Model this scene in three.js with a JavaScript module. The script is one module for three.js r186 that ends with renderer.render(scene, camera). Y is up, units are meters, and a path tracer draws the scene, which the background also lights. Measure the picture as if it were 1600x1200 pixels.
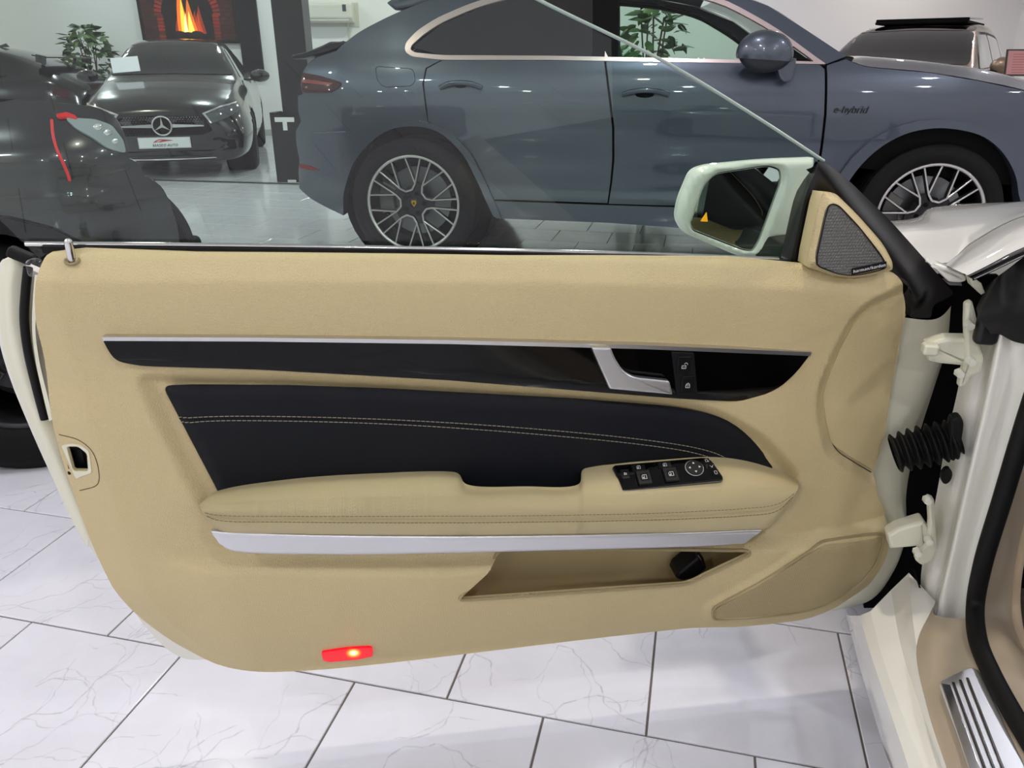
import * as THREE from 'three';
import { RoundedBoxGeometry } from 'three/addons/geometries/RoundedBoxGeometry.js';
import { mergeGeometries, mergeVertices, toCreasedNormals } from 'three/addons/utils/BufferGeometryUtils.js';
import { RectAreaLightUniformsLib } from 'three/addons/lights/RectAreaLightUniformsLib.js';
import { FontLoader } from 'three/addons/loaders/FontLoader.js';
import { TextGeometry } from 'three/addons/geometries/TextGeometry.js';
import { MeshBVH, acceleratedRaycast } from 'three-mesh-bvh';

// ---------- camera, exposure ----------
RectAreaLightUniformsLib.init();
const scene = new THREE.Scene();
scene.background = new THREE.Color(0x000000);
const camera = new THREE.PerspectiveCamera(53.13, 4 / 3, 0.05, 60);
camera.position.set(0, 1.17, 0);
camera.rotation.x = -22.7 * Math.PI / 180;
const renderer = new THREE.WebGLRenderer({ antialias: true });
renderer.toneMapping = THREE.LinearToneMapping;
renderer.toneMappingExposure = 1.07;
renderer.shadowMap.enabled = true;

// ---------- ceiling lamps: recessed spots of the showroom ----------
const LAMP_POWER = 5.4, LAMP_RADIUS = 0.055, CEIL = 3.1;
const LAMP_SPOTS = [];
[-9.6, -6.7, -4.1, -2.0, 0.35, 3.0, 6.2].forEach((x, i) => [3.3, 0.9, -1.2, -3.3, -7.7, -10.3, -12.8].forEach((z, j) => LAMP_SPOTS.push([x + (j % 2) * 0.3, z, i + j])));

// ---------- helpers ----------
const R = (d) => d * Math.PI / 180;
const clamp = (t, a = 0, b = 1) => Math.min(b, Math.max(a, t));
const sstep = (a, b, t) => { t = clamp((t - a) / (b - a)); return t * t * (3 - 2 * t); };
let seed = 7;
const rnd = () => { seed = (seed + 0x6d2b79f5) | 0; let t = Math.imul(seed ^ (seed >>> 15), 1 | seed); t = (t + Math.imul(t ^ (t >>> 7), 61 | t)) ^ t; return ((t ^ (t >>> 14)) >>> 0) / 4294967296; };
const rr = (a, b) => a + (b - a) * rnd();
const taken = {};
function numbered(name) { taken[name] = (taken[name] || 0) + 1; return taken[name] === 1 ? name : name + '_' + String(taken[name] - 1).padStart(3, '0'); }
function shade(o) { o.traverse((m) => { if (m.isMesh) { m.castShadow = true; m.receiveShadow = true; } }); return o; }
function thing(name, label, category, pos = [0, 0, 0], turn = 0, group) {
  const o = new THREE.Group(); o.name = numbered(name); o.position.set(...pos); o.rotation.y = turn; scene.add(o);
  o.userData = { label, category }; if (group) o.userData.group = group; return o;
}
function part(name, geo, mat, parent, label) {
  const m = new THREE.Mesh(Array.isArray(geo) ? merge(geo) : geo, mat); m.name = name; m.castShadow = m.receiveShadow = true;
  if (label) m.userData.label = label; parent.add(m); return m;
}
function solo(name, geo, mat, label, category, group) { const m = part(numbered(name), geo, mat, scene); m.userData = { label, category }; if (group) m.userData.group = group; return m; }
function struct(name, geo, mat, label, category) { const m = part(name, geo, mat, scene); m.userData = { kind: 'structure' }; if (label) m.userData.label = label; if (category) m.userData.category = category; return m; }
function merge(list) {
  const gs = list.flat(9).map((g) => { g = g.index ? g.toNonIndexed() : g; for (const k of Object.keys(g.attributes)) if (!['position', 'normal', 'uv'].includes(k)) g.deleteAttribute(k);
    if (!g.attributes.normal) g.computeVertexNormals();
    if (!g.attributes.uv) g.setAttribute('uv', new THREE.BufferAttribute(new Float32Array(g.attributes.position.count * 2), 2)); return g; });
  return gs.length === 1 ? gs[0] : mergeGeometries(gs);
}
const M4 = (p = [0, 0, 0], r = [0, 0, 0], s = [1, 1, 1]) => new THREE.Matrix4().compose(new THREE.Vector3(...p), new THREE.Quaternion().setFromEuler(new THREE.Euler(...r)), new THREE.Vector3(...s));
const at = (g, p, r, s) => g.applyMatrix4(M4(p, r, s));
const box = (w, h, d, r = 0.004, seg = 2) => new RoundedBoxGeometry(w, h, d, seg, Math.min(r, w / 2.01, h / 2.01, d / 2.01));
const cyl = (r0, r1, h, n = 20) => new THREE.CylinderGeometry(r0, r1, h, n);
const v3 = (a) => new THREE.Vector3(...a);
function curve(pts, closed = false, tension = 0.5) { return new THREE.CatmullRomCurve3(pts.map(v3), closed, 'centripetal', tension); }
function tube(pts, r, n = 40, rad = 8, closed = false) { return new THREE.TubeGeometry(curve(pts, closed), n, r, rad, closed); }
// 2-D outline tools: spline and corner rounding
function spline2(pts, per = 6, closed = false) {
  const c = new THREE.CatmullRomCurve3(pts.map((p) => new THREE.Vector3(p[0], p[1], 0)), closed, 'centripetal');
  const n = per * (pts.length - (closed ? 0 : 1)); const out = [];
  for (let i = 0; i < (closed ? n : n + 1); i++) { const p = c.getPoint(i / n); out.push([p.x, p.y]); } return out;
}
function round2(pts, r, n = 5) {
  const out = [], L = pts.length;
  for (let i = 0; i < L; i++) {
    const a = pts[(i + L - 1) % L], b = pts[i], c = pts[(i + 1) % L], rad = Array.isArray(r) ? r[i] : (b[2] ?? r);
    const da = Math.hypot(a[0] - b[0], a[1] - b[1]), dc = Math.hypot(c[0] - b[0], c[1] - b[1]), k = Math.min(rad, da * 0.48, dc * 0.48);
    if (k < 1e-5) { out.push([b[0], b[1]]); continue; }
    const p = [b[0] + (a[0] - b[0]) / da * k, b[1] + (a[1] - b[1]) / da * k], q = [b[0] + (c[0] - b[0]) / dc * k, b[1] + (c[1] - b[1]) / dc * k];
    for (let j = 0; j <= n; j++) { const t = j / n, s = 1 - t; out.push([s * s * p[0] + 2 * s * t * b[0] + t * t * q[0], s * s * p[1] + 2 * s * t * b[1] + t * t * q[1]]); }
  }
  return out;
}
const area2 = (p) => p.reduce((s, a, i) => { const b = p[(i + 1) % p.length]; return s + a[0] * b[1] - b[0] * a[1]; }, 0) / 2;
const ccw = (p) => (area2(p) < 0 ? p.slice().reverse() : p.slice());
function inside(p, x, y) { let r = false; for (let i = 0, j = p.length - 1; i < p.length; j = i++) if ((p[i][1] > y) !== (p[j][1] > y) && x < (p[j][0] - p[i][0]) * (y - p[i][1]) / (p[j][1] - p[i][1]) + p[i][0]) r = !r; return r; }
function distLine(p, x, y, closed = false) {
  let best = 1e9; for (let i = 0; i < p.length - (closed ? 0 : 1); i++) { const a = p[i], b = p[(i + 1) % p.length], dx = b[0] - a[0], dy = b[1] - a[1]; const t = clamp(((x - a[0]) * dx + (y - a[1]) * dy) / (dx * dx + dy * dy + 1e-12)); const d = Math.hypot(x - a[0] - t * dx, y - a[1] - t * dy); if (d < best) best = d; } return best;
}
const sdist = (p, x, y) => distLine(p, x, y, true) * (inside(p, x, y) ? -1 : 1);   // negative inside
function clip2(poly, ax, val, s) {
  const out = [], n = poly.length;
  for (let i = 0; i < n; i++) { const a = poly[i], b = poly[(i + 1) % n], fa = (a[ax] - val) * s, fb = (b[ax] - val) * s;
    if (fa >= 0) out.push(a); if ((fa >= 0) !== (fb >= 0)) { const t = fa / (fa - fb); out.push([a[0] + (b[0] - a[0]) * t, a[1] + (b[1] - a[1]) * t]); } }
  return out;
}
function offset2(poly, d) {   // moves every vertex of a counter-clockwise outline inward by d
  const p = ccw(poly), n = p.length;
  return p.map((b, i) => { const a = p[(i + n - 1) % n], c = p[(i + 1) % n]; let tx = c[0] - a[0], ty = c[1] - a[1]; const l = Math.hypot(tx, ty) || 1; return [b[0] - ty / l * d, b[1] + tx / l * d]; });
}
// a panel with a 2-D outline laid on a curved surface fn(u, v) -> [x, y, z]; its rim turns in by `rim`
function drape(outline, fn, { cell = 0.02, rim = 0.004, holes = [], flip = false, lift = 0, uvs = 1, rimDir, rimHole } = {}) {
  let poly = ccw(outline);
  for (const h0 of holes) {
    const h = ccw(h0).reverse(); let bi = 0, bj = 0, bd = 1e9;
    poly.forEach((a, i) => h.forEach((b, j) => { const d = Math.hypot(a[0] - b[0], a[1] - b[1]); if (d < bd) { bd = d; bi = i; bj = j; } }));
    poly = [...poly.slice(0, bi + 1), ...h.slice(bj), ...h.slice(0, bj + 1), ...poly.slice(bi)];
  }
  const pos = [], nor = [], uv = [], idx = [], key = new Map(), e = 0.0012;
  const nrm = (u, v) => { const a = fn(u + e, v), b = fn(u - e, v), c = fn(u, v + e), d = fn(u, v - e);
    const p = [a[0] - b[0], a[1] - b[1], a[2] - b[2]], q = [c[0] - d[0], c[1] - d[1], c[2] - d[2]]; let n = [p[1] * q[2] - p[2] * q[1], p[2] * q[0] - p[0] * q[2], p[0] * q[1] - p[1] * q[0]]; const l = Math.hypot(...n) || 1; return n.map((t) => t / l * (flip ? -1 : 1)); };
  const add = (u, v) => { const k = Math.round(u * 1e5) + ',' + Math.round(v * 1e5); let i = key.get(k); if (i === undefined) { const p = fn(u, v), n = nrm(u, v); i = pos.length / 3; pos.push(p[0] + n[0] * lift, p[1] + n[1] * lift, p[2] + n[2] * lift); nor.push(...n); uv.push(u * uvs, v * uvs); key.set(k, i); } return i; };
  const us = poly.map((p) => p[0]), vs = poly.map((p) => p[1]);
  const u0 = Math.floor(Math.min(...us) / cell), u1 = Math.ceil(Math.max(...us) / cell), w0 = Math.floor(Math.min(...vs) / cell), w1 = Math.ceil(Math.max(...vs) / cell);
  for (let i = u0; i < u1; i++) {
    const col = clip2(clip2(poly, 0, i * cell, 1), 0, (i + 1) * cell, -1); if (col.length < 3) continue;
    for (let j = w0; j < w1; j++) {
      let c = clip2(clip2(col, 1, j * cell, 1), 1, (j + 1) * cell, -1); if (c.length < 3) continue;
      c = c.filter((p, k) => { const q = c[(k + 1) % c.length]; return Math.hypot(p[0] - q[0], p[1] - q[1]) > 2e-6; }); if (c.length < 3 || Math.abs(area2(c)) < 1e-9) continue;
      const pts = c.map((p) => new THREE.Vector2(p[0], p[1]));
      for (const f of THREE.ShapeUtils.triangulateShape(pts, [])) { const t = f.map((k) => add(c[k][0], c[k][1])); if (t[0] !== t[1] && t[1] !== t[2] && t[0] !== t[2]) { if (flip) idx.push(t[0], t[2], t[1]); else idx.push(...t); } }
    }
  }
  if (rim) for (const [li, loop] of [ccw(outline), ...holes.map((h) => ccw(h).reverse())].entries()) { const dep0 = li && rimHole !== undefined ? rimHole : rim;
    for (let i = 0; i < loop.length; i++) {
      const a = loop[i], b = loop[(i + 1) % loop.length], L = Math.hypot(a[0] - b[0], a[1] - b[1]); if (L < 1e-6) continue; const n = Math.max(1, Math.ceil(L / (cell * 1.5)));
      for (let k = 0; k < n; k++) { const q = [k / n, (k + 1) / n].map((t) => [a[0] + (b[0] - a[0]) * t, a[1] + (b[1] - a[1]) * t]);
        const P = q.map(([u, v]) => { const dep = typeof dep0 === 'function' ? dep0(u, v) : dep0; const p = fn(u, v), m = nrm(u, v); const top = p.map((t, x) => t + m[x] * lift); const dir = rimDir || m; return [top, top.map((t, x) => t - dir[x] * dep)]; });
        const e1 = P[1][0].map((t, x) => t - P[0][0][x]), e2 = P[0][1].map((t, x) => t - P[0][0][x]); let fnr = [e2[1] * e1[2] - e2[2] * e1[1], e2[2] * e1[0] - e2[0] * e1[2], e2[0] * e1[1] - e2[1] * e1[0]]; const l = Math.hypot(...fnr) || 1; fnr = fnr.map((t) => t / l * (flip ? -1 : 1));
        const s = pos.length / 3; pos.push(...P[0][0], ...P[0][1], ...P[1][1], ...P[1][0]); for (let x = 0; x < 4; x++) { nor.push(...fnr); uv.push(a[0] * uvs, a[1] * uvs); }
        if (flip) idx.push(s, s + 2, s + 1, s, s + 3, s + 2); else idx.push(s, s + 1, s + 2, s, s + 2, s + 3); }
    }
  }
  const g = new THREE.BufferGeometry(); g.setAttribute('position', new THREE.Float32BufferAttribute(pos, 3)); g.setAttribute('normal', new THREE.Float32BufferAttribute(nor, 3)); g.setAttribute('uv', new THREE.Float32BufferAttribute(uv, 2)); g.setIndex(idx); return g;
}
// surface through rows of 3-D points (each row a polyline), smoothed in both directions
function skin(rows, nu = 24, nv = 8, { smoothRows = true, flat = false } = {}) {
  const cs = rows.map((r) => curve(r)); const P = [];
  for (let j = 0; j <= nv; j++) P.push([]);
  for (let i = 0; i <= nu; i++) { const col = cs.map((c) => { const p = c.getPoint(i / nu); return [p.x, p.y, p.z]; });
    if (smoothRows && col.length > 2) { const cc = curve(col); for (let j = 0; j <= nv; j++) { const p = cc.getPoint(j / nv); P[j].push([p.x, p.y, p.z]); } }
    else for (let j = 0; j <= nv; j++) { const t = j / nv * (col.length - 1), k = Math.min(col.length - 2, Math.floor(t)), f = t - k; P[j].push(col[k].map((x, q) => x + (col[k + 1][q] - x) * f)); } }
  return grid(P, flat);
}
function grid(P, flat = false) {
  const pos = [], uv = [], idx = [], nv = P.length, nu = P[0].length;
  P.forEach((r, j) => r.forEach((p, i) => { pos.push(...p); uv.push(i / (nu - 1), j / (nv - 1)); }));
  for (let j = 0; j < nv - 1; j++) for (let i = 0; i < nu - 1; i++) { const a = j * nu + i; idx.push(a, a + 1, a + nu + 1, a, a + nu + 1, a + nu); }
  let g = new THREE.BufferGeometry(); g.setAttribute('position', new THREE.Float32BufferAttribute(pos, 3)); g.setAttribute('uv', new THREE.Float32BufferAttribute(uv, 2)); g.setIndex(idx);
  if (flat) g = g.toNonIndexed(); g.computeVertexNormals(); return g;
}
// solid plate: 2-D outline extruded towards +z with a small bevel
function plate(outline, depth, bevel = 0.002, holes = [], seg = 2) {
  const s = new THREE.Shape(ccw(outline).map((p) => new THREE.Vector2(p[0], p[1]))); for (const h of holes) s.holes.push(new THREE.Path(ccw(h).reverse().map((p) => new THREE.Vector2(p[0], p[1]))));
  const g = new THREE.ExtrudeGeometry(s, { depth: Math.max(1e-4, depth - 2 * bevel), bevelEnabled: bevel > 0, bevelThickness: bevel, bevelSize: bevel, bevelOffset: -bevel, bevelSegments: seg, curveSegments: 6 }); g.translate(0, 0, bevel); return g;
}
const circle2 = (r, n = 32, cx = 0, cy = 0, a0 = 0) => Array.from({ length: n }, (_, i) => [cx + r * Math.cos(a0 + i / n * 2 * Math.PI), cy + r * Math.sin(a0 + i / n * 2 * Math.PI)]);
function interp(t, P) { if (t <= P[0][0]) return P[0][1]; for (let i = 1; i < P.length; i++) if (t <= P[i][0]) return P[i - 1][1] + (P[i][1] - P[i - 1][1]) * (t - P[i - 1][0]) / (P[i][0] - P[i - 1][0]); return P[P.length - 1][1]; }
function smoothTable(P, step = 0.02, w = 0.05) { // resampled and softened table, so that shapes read as curves
  const x0 = P[0][0], x1 = P[P.length - 1][0], n = Math.ceil((x1 - x0) / step), T = []; for (let i = 0; i <= n; i++) { const x = x0 + (x1 - x0) * i / n; let s = 0; for (let k = -4; k <= 4; k++) s += interp(x + k * w / 4, P); T.push(s / 9); }
  return (x) => { const t = clamp((x - x0) / (x1 - x0)) * n, i = Math.min(n - 1, Math.floor(t)); return T[i] + (T[i + 1] - T[i]) * (t - i); };
}

// ---------- textures ----------
function dataTex(n, fn, { srgb = false, repeat = 1 } = {}) {
  const d = new Uint8Array(n * n * 4); for (let y = 0; y < n; y++) for (let x = 0; x < n; x++) { const c = fn(x, y); const k = (y * n + x) * 4; d[k] = c[0]; d[k + 1] = c[1]; d[k + 2] = c[2]; d[k + 3] = 255; }
  const t = new THREE.DataTexture(d, n, n); t.wrapS = t.wrapT = THREE.RepeatWrapping; t.magFilter = THREE.LinearFilter; t.minFilter = THREE.LinearMipmapLinearFilter; t.generateMipmaps = true; if (srgb) t.colorSpace = THREE.SRGBColorSpace; t.repeat.set(repeat, repeat); t.needsUpdate = true; return t;
}
function hash(i, j, s) { let h = (i * 374761393 + j * 668265263 + s * 1442695041) | 0; h = Math.imul(h ^ (h >>> 13), 1274126177); return ((h ^ (h >>> 16)) >>> 0) / 4294967296; }
function vnoise(x, y, per, s) { const i = Math.floor(x), j = Math.floor(y), fx = x - i, fy = y - j, u = fx * fx * (3 - 2 * fx), v = fy * fy * (3 - 2 * fy), m = (a) => ((a % per) + per) % per;
  const a = hash(m(i), m(j), s), b = hash(m(i + 1), m(j), s), c = hash(m(i), m(j + 1), s), d = hash(m(i + 1), m(j + 1), s); return a + (b - a) * u + (c - a) * v + (a - b - c + d) * u * v; }
const N_ = 256;
const grainTex = (rep, s = 1) => dataTex(N_, (x, y) => { // leather: cells with creases between
  const per = 24; let d1 = 9, d2 = 9; const px = x / N_ * per, py = y / N_ * per, ci = Math.floor(px), cj = Math.floor(py);
  for (let i = -1; i <= 1; i++) for (let j = -1; j <= 1; j++) { const a = ((ci + i) % per + per) % per, b = ((cj + j) % per + per) % per; const d = Math.hypot(ci + i + hash(a, b, s) - px, cj + j + hash(a, b, s + 9) - py); if (d < d1) { d2 = d1; d1 = d; } else if (d < d2) d2 = d; }
  const v = clamp((d2 - d1) * 2.2) * 170 + 60 * vnoise(px * 2, py * 2, per * 2, 3); return [v, v, v]; }, { repeat: rep });
const perfTex = (rep, off = 0) => dataTex(64, (x, y) => { // rows of punched holes
  const u = x / 16, v = y / 16, row = Math.floor(v), fu = (u + (row % 2) * 0.5) % 1 - 0.5, fv = v - row - 0.5; const t = sstep(0.2, 0.36, Math.hypot(fu, fv)); const c = off + (255 - off) * t; return [c, c, c]; }, { repeat: rep });
function canvasTex(w, h, draw) { const c = document.createElement('canvas'); c.width = w; c.height = h; const x = c.getContext('2d'); draw(x, w, h); const t = new THREE.CanvasTexture(c); t.colorSpace = THREE.SRGBColorSpace; t.anisotropy = 4; return t; }
// ---------- materials ----------
const std = (color, roughness = 0.5, metalness = 0, more = {}) => new THREE.MeshStandardMaterial({ color, roughness, metalness, side: THREE.DoubleSide, ...more });
const phys = (color, roughness, metalness, more) => new THREE.MeshPhysicalMaterial({ color, roughness, metalness, side: THREE.DoubleSide, ...more });
const grain = grainTex(12), grainFine = grainTex(22, 5);
const M = {
  beige: std(0xc3b286, 0.5, 0, { bumpMap: grain, bumpScale: 0.0005 }),
  beigeSoft: std(0xc9bb8f, 0.44, 0, { bumpMap: grainFine, bumpScale: 0.0003 }),
  beigeFlat: std(0xb8a87e, 0.6),
  beigePerf: std(0xa59670, 0.7, 0, { bumpMap: perfTex(70), bumpScale: 0.0006 }),
  sillBeige: std(0xaa9c87, 0.5),
  navy: phys(0x0d1016, 0.62, 0, { specularIntensity: 0.45, bumpMap: grainFine, bumpScale: 0.00025 }),
  stitch: std(0x9c947e, 0.7), stitchBeige: std(0x7d6c48, 0.75),
  piano: phys(0x030303, 0.05, 0, { specularIntensity: 0.5 }),
  blackPlastic: phys(0x08080a, 0.4, 0, { specularIntensity: 0.5 }), matteBlack: phys(0x060606, 0.8, 0, { specularIntensity: 0.25 }), rubber: phys(0x0a0a0a, 0.6, 0, { specularIntensity: 0.5 }), satin: phys(0x111114, 0.45, 0, { specularIntensity: 0.4 }),
  chrome: std(0xd9d9d9, 0.12, 1), brushed: std(0xd6d7da, 0.34, 1), silver: std(0xcfcfcf, 0.3, 1), darkChrome: std(0x6a6a6c, 0.18, 1),
  white: phys(0xe6e5dc, 0.32, 0, { clearcoat: 1, clearcoatRoughness: 0.04 }), whiteSemi: std(0xd9d8ca, 0.42), cream: std(0xd3d2bd, 0.45),
  glass: phys(0xdcefe4, 0, 0, { transmission: 1, thickness: 0, ior: 1.5 }),
  clear: phys(0xffffff, 0.02, 0, { transmission: 1, thickness: 0, ior: 1.5 }),
  mirror: std(0xe8eeee, 0.01, 1), grey: std(0x66686a, 0.5, 0), steel: std(0x8d8f90, 0.35, 1),
  greyGrille: std(0x7c7c78, 0.45, 0.5, { bumpMap: perfTex(60), bumpScale: 0.0006 }),
};

// ---------- the showroom ----------
const wallTex = dataTex(128, (x, y) => { const v = 215 + 26 * vnoise(x / 8, y / 8, 16, 4) + 12 * vnoise(x / 2, y / 2, 64, 5); return [v, v, v]; }, { repeat: 0.6 });
const wallMat = std(0xe8e8e8, 0.75, 0, { bumpMap: wallTex, bumpScale: 0.0012 });
const ceilMat = std(0xe2e1de, 0.85);
const XL = -11.6, XR = 8.4, ZB = -14.05, ZF = 4.6;
struct('wall_back', at(new THREE.BoxGeometry(XR - XL + 0.4, CEIL + 0.2, 0.2), [(XL + XR) / 2, (CEIL + 0.2) / 2 - 0.1, ZB - 0.1]), wallMat);
struct('wall_front', at(new THREE.BoxGeometry(XR - XL + 0.4, CEIL + 0.2, 0.2), [(XL + XR) / 2, (CEIL + 0.2) / 2 - 0.1, ZF + 0.1]), wallMat);
struct('wall_left', at(new THREE.BoxGeometry(0.2, CEIL + 0.2, ZF - ZB), [XL - 0.1, (CEIL + 0.2) / 2 - 0.1, (ZF + ZB) / 2]), wallMat);
struct('wall_right', at(new THREE.BoxGeometry(0.2, CEIL + 0.2, ZF - ZB), [XR + 0.1, (CEIL + 0.2) / 2 - 0.1, (ZF + ZB) / 2]), wallMat);
struct('ceiling', at(new THREE.BoxGeometry(XR - XL + 0.4, 0.2, ZF - ZB + 0.4), [(XL + XR) / 2, CEIL + 0.1, (ZF + ZB) / 2]), ceilMat);
struct('baseboard_back', at(box(XR - XL, 0.1, 0.018, 0.004), [(XL + XR) / 2, 0.05, ZB + 0.009]), std(0xb9bab8, 0.35));
struct('baseboard_left', at(box(0.018, 0.1, ZF - ZB, 0.004), [XL + 0.009, 0.05, (ZF + ZB) / 2]), std(0xb9bab8, 0.35));

// floor: square marble-look tiles in half bond, recessed dark joints
const veinTex = canvasTex(1024, 1024, (c, w, h) => {
  c.fillStyle = '#d6d7de'; c.fillRect(0, 0, w, h);
  for (let i = 0; i < 500; i++) { c.fillStyle = `rgba(${rnd() < 0.5 ? '255,255,255' : '190,190,198'},0.035)`; c.beginPath(); c.ellipse(rnd() * w, rnd() * h, rr(10, 90), rr(8, 50), rnd() * 3, 0, 7); c.fill(); }
  const vein = (x, y, a, len, wd, al) => { let px = x, py = y; for (let k = 0; k < len; k++) { a += rr(-0.55, 0.55); const nx = px + Math.cos(a) * rr(4, 12), ny = py + Math.sin(a) * rr(4, 12); c.strokeStyle = `rgba(150,148,156,${al * rr(0.4, 1)})`; c.lineWidth = wd * rr(0.5, 1.5); c.beginPath(); c.moveTo(px, py); c.lineTo(nx, ny); c.stroke(); px = nx; py = ny; if (rnd() < 0.05 && len > 14) vein(px, py, a + rr(-1, 1), Math.floor(len / 2.5), wd * 0.7, al * 0.8); } };
  for (let i = 0; i < 34; i++) { const x = rnd() * w, y = rnd() * h, a = 1.1 + rr(-0.5, 0.5), n = Math.floor(rr(12, 60)); vein(x, y, a, n, 1.8, 0.46); if (rnd() < 0.6) vein(x + rr(-16, 16), y + rr(-6, 6), a, n, 1.3, 0.4); };
  for (let i = 0; i < 14; i++) vein(rnd() * w, rnd() * h, 0.2 + rr(-0.4, 0.4), Math.floor(rr(8, 26)), 1.0, 0.3);
});
const tileMat = new THREE.MeshStandardMaterial({ map: veinTex, roughness: 0.13, metalness: 0 });
const floor = struct('floor', at(new THREE.BoxGeometry(XR - XL + 0.4, 0.2, ZF - ZB + 0.4), [(XL + XR) / 2, -0.104, (ZF + ZB) / 2]), std(0x6d655d, 0.85));
{
  const TX = 0.394, TZ = 0.386, J = 0.0045, yaw = R(-13.4), ox = -0.322, oz = -1.217;
  const variants = [];
  for (let k = 0; k < 16; k++) { const w = TX - J, d = TZ - J, b = 0.0012, t = 0.004;
    const P = [[-w / 2, 0, -d / 2], [w / 2, 0, -d / 2], [w / 2, 0, d / 2], [-w / 2, 0, d / 2]], pos = [], uv = [], idx = [];
    const ring = (s, y) => P.forEach((p) => { pos.push(p[0] - Math.sign(p[0]) * s, y, p[2] - Math.sign(p[2]) * s); uv.push(((p[0] / w + 0.5) + (k % 4)) / 4, ((p[2] / d + 0.5) + Math.floor(k / 4)) / 4); });
    ring(b, 0); ring(0, -b); ring(0, -t); idx.push(0, 2, 1, 0, 3, 2); for (const o of [0, 4]) for (let i = 0; i < 4; i++) { const a = o + i, c = o + (i + 1) % 4; idx.push(a, c, c + 4, a, c + 4, a + 4); }
    let g = new THREE.BufferGeometry(); g.setAttribute('position', new THREE.Float32BufferAttribute(pos, 3)); g.setAttribute('uv', new THREE.Float32BufferAttribute(uv, 2)); g.setIndex(idx); g = g.toNonIndexed(); g.computeVertexNormals(); variants.push(g); }
  camera.updateMatrixWorld(); const list = [];
  for (let r = -40; r < 46; r++) for (let i = -40; i < 44; i++) {
    const lx = (i + 0.5 + (((r % 2) + 2) % 2 ? 0.5 : 0)) * TX, lz = (r + 0.5) * TZ, x = ox + lx * Math.cos(yaw) + lz * Math.sin(yaw), z = oz - lx * Math.sin(yaw) + lz * Math.cos(yaw);
    if (x < XL - 0.2 || x > XR + 0.2 || z < ZB - 0.2 || z > ZF + 0.2) continue;
    const dx = x, dz = -z, q = new THREE.Vector3(x, 0, z).applyMatrix4(camera.matrixWorldInverse), inView = q.z < -0.2 && Math.abs(q.x / -q.z) < 0.78 && q.y / -q.z > -0.62;
    list.push({ x, z, d: Math.hypot(dx, dz) + (inView ? 0 : 100), k: Math.floor(hash(i, r, 3) * 16) });
  }
  list.sort((a, b) => a.d - b.d); const rest = [];
  list.forEach((t, n) => { if (n < 300) { const m = part('tile', variants[t.k], tileMat, floor); m.position.set(t.x, 0, t.z); m.rotation.y = yaw; } else rest.push(at(variants[t.k].clone(), [t.x, 0, t.z], [0, yaw, 0])); });
  part('tile_field', rest, tileMat, floor).userData.kind = 'stuff';
}
// the ceiling spots, each a bezel ring with a glowing disc and the light that it gives
const lampRing = new THREE.TorusGeometry(LAMP_RADIUS + 0.012, 0.012, 8, 24).rotateX(Math.PI / 2), lampDisc = new THREE.CircleGeometry(LAMP_RADIUS, 20).rotateX(Math.PI / 2);
const lampWarm = [0xfff3e4, 0xf6f6ff];
const discMat = lampWarm.map((c) => new THREE.MeshStandardMaterial({ color: 0xffffff, emissive: c, emissiveIntensity: 30, roughness: 0.6 }));
for (const [x, z, k] of LAMP_SPOTS) {
  if (x > XR - 0.2 || z < ZB + 0.2) continue;
  const t = thing('ceiling_spot', 'small round recessed spot in the white ceiling', 'lamp', [x, CEIL, z], 0, 'ceiling spots'), warm = k % 3 === 0 ? 0 : 1;
  part('bezel', lampRing, M.whiteSemi, t); part('diffuser', lampDisc, discMat[warm], t).position.y = -0.008;
  const l = new THREE.SpotLight(lampWarm[warm], LAMP_POWER, 0, R(86), 0.3, 2); l.position.set(0, -0.02, 0); l.target.position.set(0, -3, 0); l.castShadow = true; l.shadow.radius = 2.5; t.add(l, l.target);
}

// ---------- the white coupe: its open door first, in metres on the door's own plane (u to the hinge, v up, w to the cabin) ----------
const coupe = thing('coupe', 'white coupe with open driver door, beige trim and black dashboard', 'car', [0.5744, 0, -1.0592], R(-12));
coupe.updateMatrixWorld(true);
const door = new THREE.Group(); door.name = 'door'; coupe.add(door);
door.userData.label = 'open white door with beige leather lining';
door.position.copy(coupe.worldToLocal(v3([0, 0, -0.985]))); door.rotation.y = R(20);
const dp = (name, geo, mat, label) => part(name, geo, mat, door, label);

const panelLine = spline2([[-0.5643, 0.9568], [-0.3964, 0.9513], [0, 0.9341], [0.4127, 0.9113], [0.4611, 0.8942], [0.4948, 0.8938], [0.548, 0.8947], [0.5652, 0.8829], [0.5813, 0.8539], [0.5897, 0.8246], [0.5956, 0.7645], [0.5968, 0.6808], [0.5968, 0.5979], [0.59, 0.5559], [0.6046, 0.5157], [0.6222, 0.4901], [0.6299, 0.4525], [0.643, 0.3834], [0.6299, 0.3209], [0.5827, 0.2848], [0.5001, 0.2718], [0.3506, 0.2713], [0.3081, 0.2722], [0.0575, 0.2671], [-0.2079, 0.2602], [-0.3302, 0.2614], [-0.4092, 0.2692], [-0.4702, 0.2889], [-0.5151, 0.3278], [-0.5509, 0.375], [-0.5785, 0.4338], [-0.5986, 0.5216], [-0.6074, 0.6068], [-0.6121, 0.6717], [-0.6115, 0.7413], [-0.602, 0.8192], [-0.5989, 0.8699], [-0.5881, 0.9143], [-0.5754, 0.9455]], 3, true);
const pocketLine = round2([[-0.0842, 0.4087], [-0.0148, 0.4848], [0.3763, 0.4579], [0.2846, 0.3977]], [0.008, 0.006, 0.006, 0.012], 6);
const latchLine = round2([[-0.5995, 0.6957], [-0.5832, 0.6974], [-0.5731, 0.688], [-0.5777, 0.6612], [-0.5992, 0.659]], 0.004);
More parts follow.
